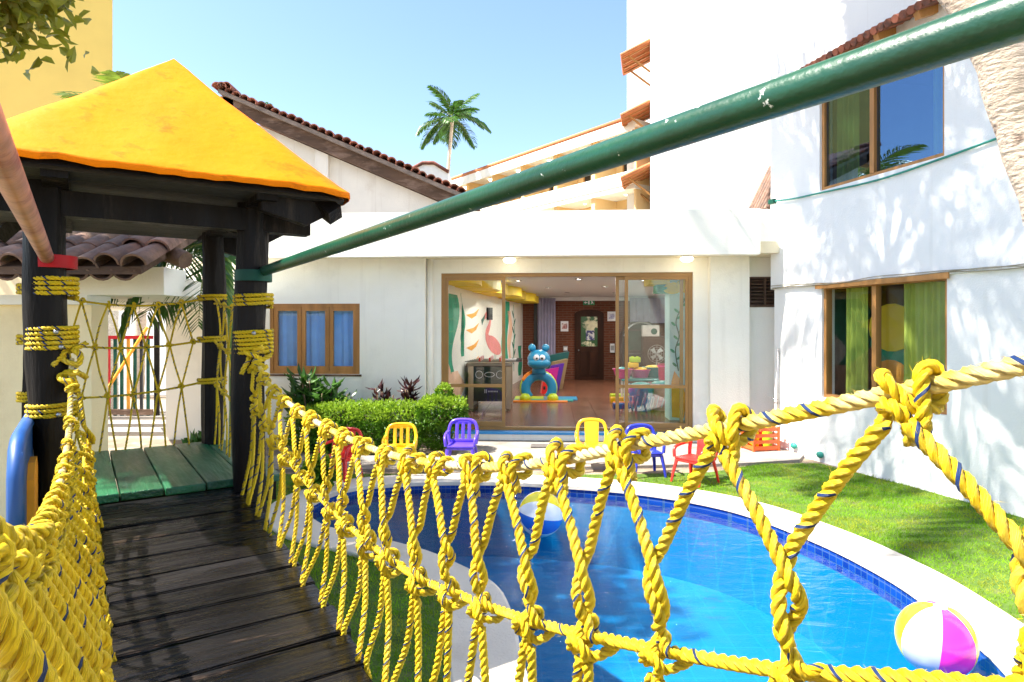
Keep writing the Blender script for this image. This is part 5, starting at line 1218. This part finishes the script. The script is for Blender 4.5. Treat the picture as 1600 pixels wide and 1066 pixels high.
# ================================================================== PLAYROOM CONTENTS
def room(name, label, cat, x, y, v, rz=0, group=None, z=None):
    p = L(x, y, v); return thing(name, label, cat, LW(p[0], v, FZ if z is None else z), -FA+rz, group)
# football table
t = room('football_table', 'dark table football game with chrome legs inside the left door leaf', 'games table', 765, 640, 2.35, R(2))
FD = mat('dark_green_laminate', (.012, .030, .022), .25, .2, 3)
m_ = MB(); m_.rbox(-.36, .36, -.02, 1.25, .52, .86, .01); m_.build('table_body', FD, t)
m_ = MB(); m_.rbox(-.44, .44, -.08, 1.30, .861, .93, .012); m_.build('rim', mat('steel_rim', (.30, .25, .20), .35, .2, 5, metal=.6), t)
m_ = MB(); m_.box(-.36, .36, .01, 1.2, .18, .519); m_.build('lower_cabinet', mat('black_laminate', (.012, .014, .016), .3), t)
for x in (-.36, .36):
    for y in (.0, 1.2): m_ = MB(); m_.rbox(x-.05, x+.05, y-.05, y+.05, .03, .86, .008); m_.lathe([(.0, .0), (.04, .0), (.04, .012), (.015, .03)], 10, (x, y, 0)); m_.build('leg', mat('champagne_metal', (.45, .35, .24), .35, .1, 3, metal=.7), t)
for k in range(6):
    y = .1+k*.2; m_ = MB(); m_.tube([(-.62, y, .945), (.62, y, .945)], .009, 6); r_ = m_.build('rod', METAL, t); m_ = MB(); m_.tube([(.50 if k % 2 else -.50, y, .945), (.62 if k % 2 else -.62, y, .945)], .02, 8); m_.build('rod_handle', BLACK, r_)
    for x in (-.2, .0, .2): m_ = MB(); m_.rbox(x-.02, x+.02, y-.018, y+.018, .945, 1.02, .005); m_.build('player_figure', bw_ if k % 2 else CR_, r_)
for k, x in enumerate((-.2, .0, .2)):
    m_ = MB(); P = [(x+.085*math.cos(a)*(1.1 if k == 1 else .8), -.024, .70+(.045 if k == 1 else .07)*math.sin(a)) for a in np.linspace(0, 6.283, 20)]; m_.tube(P, .006, 5); m_.build('painted_ring', bw_, t)
m_ = MB()
for k in range(2): m_.box(-.10+.03*k, -.085+.03*k, .004, .0095, .34, .41)
for k in range(7): m_.box(-.03+.028*k, -.012+.028*k, .004, .0095, .36, .385)
m_.build('front_lettering', mat('grey_print', (.55, .55, .55), .6), t)
# blue animal play arch
t = room('animal_play_arch', 'blue bear-like plastic play arch with round eyes in the playroom', 'play arch', 842, 625, 4.1, R(4)); PB = plastic('turquoise_plastic', (.02, .26, .48)); PG = plastic('lime_plastic', (.48, .62, .02)); POr = plastic('orange_toy_plastic', (.85, .25, .02))
m_ = MB(); P = [(.29*math.cos(a), 0, .27+.28*math.sin(a)) for a in np.linspace(-.8, math.pi+.8, 24)]; m_.tube(P, .058, 10, sq=1.8); m_.build('arch_body', PB, t, True)
m_ = MB(); P = [(.33*math.cos(a), .12, .27+.31*math.sin(a)) for a in np.linspace(-.6, math.pi+.6, 22)]; m_.tube(P, .055, 8, sq=1.6); m_.build('arch_trim', PG, t, True)
m_ = MB(); P = [(.34*math.cos(a), .02, .28+.32*math.sin(a)) for a in np.linspace(1.9, 2.7, 8)]; m_.tube(P, .06, 8, sq=1.6); m_.build('arch_patch', POr, t, True)
m_ = MB(); m_.ball((0, -.02, .98), .25, 20, 14, (1, .85, .82)); m_.ball((0, -.08, .89), .22, 18, 12, (1.15, .85, .62)); m_.tube([(0, 0, .66), (0, -.01, .82)], [.16, .13], 12); hd_ = m_.build('head', PB, t, True); hd_.location.z = -.06
for sx in (-1, 1):
    m_ = MB(); m_.ball((sx*.15, 0, 1.22), .085, 14, 10); m_.build('ear', PB, hd_, True)
    m_ = MB(); m_.ball((sx*.062, -.205, 1.01), .068, 14, 10, (1, .7, 1)); e_ = m_.build('eye', bw_, hd_, True); m_ = MB(); m_.ball((sx*.055, -.255, 1.0), .024, 10, 6); m_.build('pupil', BLACK, e_, True)
    m_ = MB(); m_.lathe([(.0, .0), (.13, .0), (.12, .1), (.07, .16), (0, .17)], 14, (sx*.30, -.06, 0)); m_.build('foot', PG, t, True)
for k, (x0, x1, y0, y1, m__) in enumerate(((-.55, .62, -.30, -.10, POr), (-.55, .75, -.099, .12, plastic('teal_foam', (.02, .36, .34))), (.1, .85, .121, .7, PB), (-.55, .099, .121, .7, PG))):
    p = LW(L(842, 0, 4.1)[0]+(x0+x1)/2, 4.1+(y0+y1)/2, FZ+.001); o = thing('foam_mat', ('orange', 'teal', 'blue', 'lime')[k]+' foam floor mat under the blue play arch', 'mat', p, -FA); m_ = MB(); m_.rbox((x0-x1)/2, (x1-x0)/2, (y0-y1)/2, (y1-y0)/2, 0, .025, .006); m_.build('mat_sheet', m__, o)
# leaning foam shapes
for k, (x, v, m__, hgt, w, lean, nm) in enumerate(((855, 6.0, plastic('magenta_foam', (.50, .01, .26)), .62, .34, .12, 'magenta'), (862, 6.4, plastic('purple_foam', (.10, .02, .32)), .70, .34, .14, 'purple'), (851, 5.7, CR_, .48, .2, .06, 'red'), (862, 7.4, plastic('dark_teal_foam', (.01, .10, .10)), .95, .55, .2, 'dark teal'), (866, 6.9, plastic('tan_foam', (.28, .19, .09)), .78, .4, .16, 'tan'))):
    t = room('foam_block', nm+' foam block leaning behind the blue play arch', 'foam block', x, 600, v, R(6*k)); m_ = MB(); m_.prism([(-w/2, 0), (w/2, 0), (w/2+lean, hgt), (-w/2+lean, hgt*.9)], -.09, .09, 'y'); m_.build('block_body', m__, t); m_ = MB(); m_.rbox(-w/2+.05, w/2-.1, -.10, -.0905, .1, .18, .003); m_.build('carry_strap', BLACK, t)
# right side: foam steps, play table with baskets
for k, (x, y, v, m__, nm, w, hg) in enumerate(((957, 606, 4.6, PG, 'green', .5, .11), (958, 622, 3.9, CY, 'yellow', .5, .11), (962, 640, 3.1, POr, 'orange', .45, .10), (964, 648, 2.9, BLUEPL, 'blue', .5, .10))):
    t = room('foam_step', nm+' foam step on the playroom floor left of the toy baskets', 'foam step', x+14, y, v, R(3), 'foam steps'); m_ = MB(); m_.rbox(-w/2, w/2, -.12, .12, .0, hg, .015); m_.build('step_body', m__, t); m_ = MB(); m_.box(-w/2+.03, w/2-.03, -.08, .08, hg+.0005, hg+.004); m_.build('step_tread', m__, t)
PKP = plastic('pink_basket_plastic', (.80, .06, .28)); PKL = plastic('pale_pink_plastic', (.80, .34, .38)); TEAL = plastic('teal_basket_plastic', (.01, .26, .26)); LB = plastic('light_blue_plastic', (.05, .32, .50))
def basket(label, x, v, z, r, hgt, m__, m2=None):
    t = room('toy_basket', label, 'basket', x, 0, v, 0, 'toy baskets', FZ+z); m_ = MB(); m_.lathe([(0, .004), (r*.72, .004), (r, hgt), (r*1.06, hgt), (r*1.06, hgt-.02), (r*.97, hgt-.03), (r*.70, .0), (0, 0)], 20); b_ = m_.build('basket_body', m__, t, True, 40)
    if m2:
        for i in range(14):
            a = 2*math.pi*i/14; m_ = MB(); m_.tube([(r*.84*math.cos(a), r*.84*math.sin(a), .06), (r*.93*math.cos(a+.28), r*.93*math.sin(a+.28), hgt*.55)], .012, 4); m_.build('lattice_rib', m2, b_)
    m_ = MB(); m_.ball((0, 0, hgt-.02), r*.8, 12, 6, (1, 1, .35)); m_.build('toy_heap', random.choice([CY, PG, TEAL]), t, True)
basket('light blue toy basket with white lattice low inside the right door leaf', 1002, 2.6, 0, .26, .50, LB, bw_); basket('pale pink toy basket with white lattice low inside the right door leaf', 1034, 2.7, 0, .27, .52, PKL, bw_)
t = room('play_table', 'low teal play table behind the lattice toy baskets', 'table', 1010, 620, 3.7)
m_ = MB(); m_.rbox(-.55, .62, -.35, .35, .50, .54, .012); m_.build('table_top', TEAL, t)
for x in (-.48, .55):
    for y in (-.28, .28): m_ = MB(); m_.tube([(x, y, 0), (x, y, .5)], .025, 8); m_.build('leg', bw_, t)
basket('bright pink toy basket at the left end of the play table', 973, 3.6, .545, .20, .20, PKP); basket('wide pink toy basket in the middle of the play table', 1000, 3.8, .545, .22, .18, PKP); basket('dark teal toy basket at the right end of the play table', 1020, 3.9, .545, .22, .22, TEAL)
for k, (x, m__, nm) in enumerate(((989, CY, 'yellow'), (992, PG, 'green'))):
    t = room('toy_block', nm+' toy block stacked above the pink baskets', 'toy block', x, 0, 3.75, 0, None, FZ+.755+.115*k); m_ = MB(); m_.rbox(-.11, .11, -.08, .08, 0, .11, .012); m_.build('block_body', m__, t, True, 40)
    for sx in (-.05, .05): m_ = MB(); m_.lathe([(.025, .0), (.025, .018), (0, .018)], 10, (sx, 0, .11)); m_.build('stud', m__, t)
t = room('pink_tub', 'small red-pink tub beside the blue mural column', 'tub', 1040, 0, 3.4, 0, None, FZ); m_ = MB(); m_.lathe([(0, 0), (.13, 0), (.15, .85), (.16, .86), (.14, .86), (.12, .05), (0, .05)], 16); m_.build('tub_body', plastic('crimson_plastic', (.5, .02, .10)), t, True, 40); m_ = MB(); m_.lathe([(.16, .80), (.17, .80), (.17, .83), (.16, .83)], 16); m_.build('tub_rim', PKP, t)
# dark cabinets, fan, arcade by the back wall
t = room('arcade_cabinet', 'dark rounded arcade cabinet against the back brick wall', 'arcade cabinet', 1000, 0, 9.2); m_ = MB(); m_.prism([(-.55, 0), (.55, 0), (.55, 1.45), (.42, 1.68), (.2, 1.78), (-.2, 1.78), (-.42, 1.68), (-.55, 1.45)], -.3, .3, 'y'); m_.build('cabinet_body', mat('dark_cabinet', (.02, .016, .014), .3, .2), t)
m_ = MB(); m_.box(-.38, .38, -.32, -.301, .95, 1.5); m_.build('screen', mat('dark_screen', (.02, .05, .04), .1, .3), t); m_ = MB(); P = [(.5*math.cos(a), -.31, 1.25+.5*math.sin(a)) for a in np.linspace(.2, 2.94, 14)]; m_.tube(P, .03, 6); m_.build('cabinet_rim', METAL, t); m_ = MB(); m_.rbox(-.4, .4, -.42, -.301, .78, .86, .01); m_.build('control_shelf', BLACK, t)
t = room('storage_cupboard', 'dark brown cupboard by the back wall below the boxes', 'cupboard', 1035, 0, 8.8); m_ = MB(); m_.rbox(-.6, .6, -.25, .25, 0, 1.35, .01); m_.build('cupboard_body', WDK, t)
for x in (-.3, .3): m_ = MB(); m_.rbox(x-.28, x+.28, -.275, -.251, .06, 1.29, .008); d_ = m_.build('cupboard_door', WDK, t); m_ = MB(); m_.ball((x*.2, -.29, .7), .02, 8, 6); m_.build('knob', METAL, d_)
t = room('cardboard_box', 'small printed carton on top of the dark cupboard', 'carton', 1018, 0, 8.75, 0, None, FZ+1.352); m_ = MB(); m_.rbox(-.28, .2, -.15, .15, 0, .32, .006); m_.build('box_body', mat('pale_carton', (.45, .42, .40), .8, .2), t); m_ = MB(); m_.prism(ell(.05, .14, .09, .09), -.154, -.151, 'y'); m_.build('box_print', GREENC, t)
t = room('standing_fan', 'grey standing fan in front of the dark cupboard', 'fan', 1026, 0, 6.2); m_ = MB(); m_.lathe([(0, 0), (.2, 0), (.19, .03), (.03, .05), (.016, .08), (.016, .85), (0, .85)], 16); m_.build('stand', METAL, t, True, 40)
cg = MB()
for rr_ in (.05, .11, .17, .22): cg.tube([(rr_*math.cos(a), -.07+.04*(rr_/.22)**2, .95+rr_*math.sin(a)) for a in np.linspace(0, 6.283, 22)], .005, 4)
for k in range(12): a = k*math.pi/6; cg.tube([(.02*math.cos(a), -.07, .95+.02*math.sin(a)), (.22*math.cos(a), -.03, .95+.22*math.sin(a))], .004, 4)
cg.build('guard', METAL, t)
for k in range(4): a = k*math.pi/2+.4; m_ = MB(); m_.add([(0, -.03, .95), (.17*math.cos(a), -.04, .95+.17*math.sin(a)), (.19*math.cos(a+.6), -.01, .95+.19*math.sin(a+.6)), (.10*math.cos(a+.9), -.015, .95+.10*math.sin(a+.9))], [(0, 1, 2, 3)]); m_.build('blade', mat('pale_fan_blade', (.55, .58, .6), .4), t)
# things fixed on the back wall
def onwall(name, label, cat, x0, x1, y0, y1, m__, dep=.03, trim=None):
    a = L(x0, y1, RD); b = L(x1, y0, RD); t = thing(name, label, cat, LW((a[0]+b[0])/2, RD-.002, a[2]), -FA); w, h_ = (b[0]-a[0])/2, b[2]-a[2]
    m_ = MB(); m_.rbox(-w, w, -dep, 0, 0, h_, .004); m_.build('plate', m__, t)
    if trim: m_ = MB(); m_.rbox(-w*.72, w*.72, -dep-.004, -dep-.0005, h_*.25, h_*.78, .001); m_.build('print', trim, t)
    return t, w, h_
onwall('framed_notice', 'white framed notice on the brick left of the door', 'notice', 876, 888, 502, 518, bw_, .03, mat('notice_print', (.45, .2, .2), .7, .9, 20, col2=(.8, .8, .8), c2scale=10))
onwall('paper_notice', 'pale paper notice on the brick right of the door', 'notice', 949, 962, 487, 502, bw_, .02, mat('lilac_print', (.42, .42, .6), .7, .5, 20, col2=(.75, .75, .8), c2scale=10))
onwall('soap_dispenser', 'white gel dispenser on the brick right of the door', 'dispenser', 953, 960, 537, 551, bw_, .09, METAL)
onwall('wall_clock_plate', 'round grey fixture plate on the brick left of the door', 'fixture', 880, 887, 541, 549, METAL, .05, bw_)
EXG = mat('exit_sign_green', (.01, .22, .09), .5, .05); t, w, h_ = onwall('exit_sign', 'green emergency exit sign above the dark door', 'sign', 911, 929, 469, 477, EXG, .03)
m_ = MB(); z = h_*.5
m_.box(-w*.12, w*.12, -.034, -.0305, h_*.15, h_*.85); m_.prism([(-w*.85, z), (-w*.55, z+h_*.28), (-w*.55, z+h_*.1), (-w*.25, z+h_*.1), (-w*.25, z-h_*.1), (-w*.55, z-h_*.1), (-w*.55, z-h_*.28)], -.034, -.0305, 'y'); m_.prism([(w*.3, h_*.15), (w*.45, h_*.5), (w*.4, h_*.8), (w*.55, h_*.85), (w*.75, h_*.5), (w*.8, h_*.15), (w*.65, h_*.4)], -.034, -.0305, 'y'); m_.build('pictogram', bw_, t)
t = room('wall_speaker', 'black loudspeaker fixed high on the mural wall', 'speaker', 761, 490, 4.6, R(-30), None, L(761, 500, 4.6)[2]); m_ = MB(); m_.rbox(-.10, .10, -.09, .09, 0, .28, .01); m_.build('speaker_body', BLACK, t); m_ = MB(); m_.lathe([(.0, 0), (.07, 0), (.08, .006)], 14); g_ = m_.build('speaker_cone', mat('dark_cone', (.03, .03, .03), .8), t); g_.rotation_euler = (R(90), 0, 0); g_.location = (0, -.092, .1)
print('objects', len(bpy.data.objects), 'tris', sum(len(o.data.loop_triangles) if o.data.loop_triangles else sum(len(p.vertices)-2 for p in o.data.polygons) for o in bpy.data.objects if o.type == 'MESH' and o.data.users == 1 and len(o.data.polygons) < 1e9) if False else '')
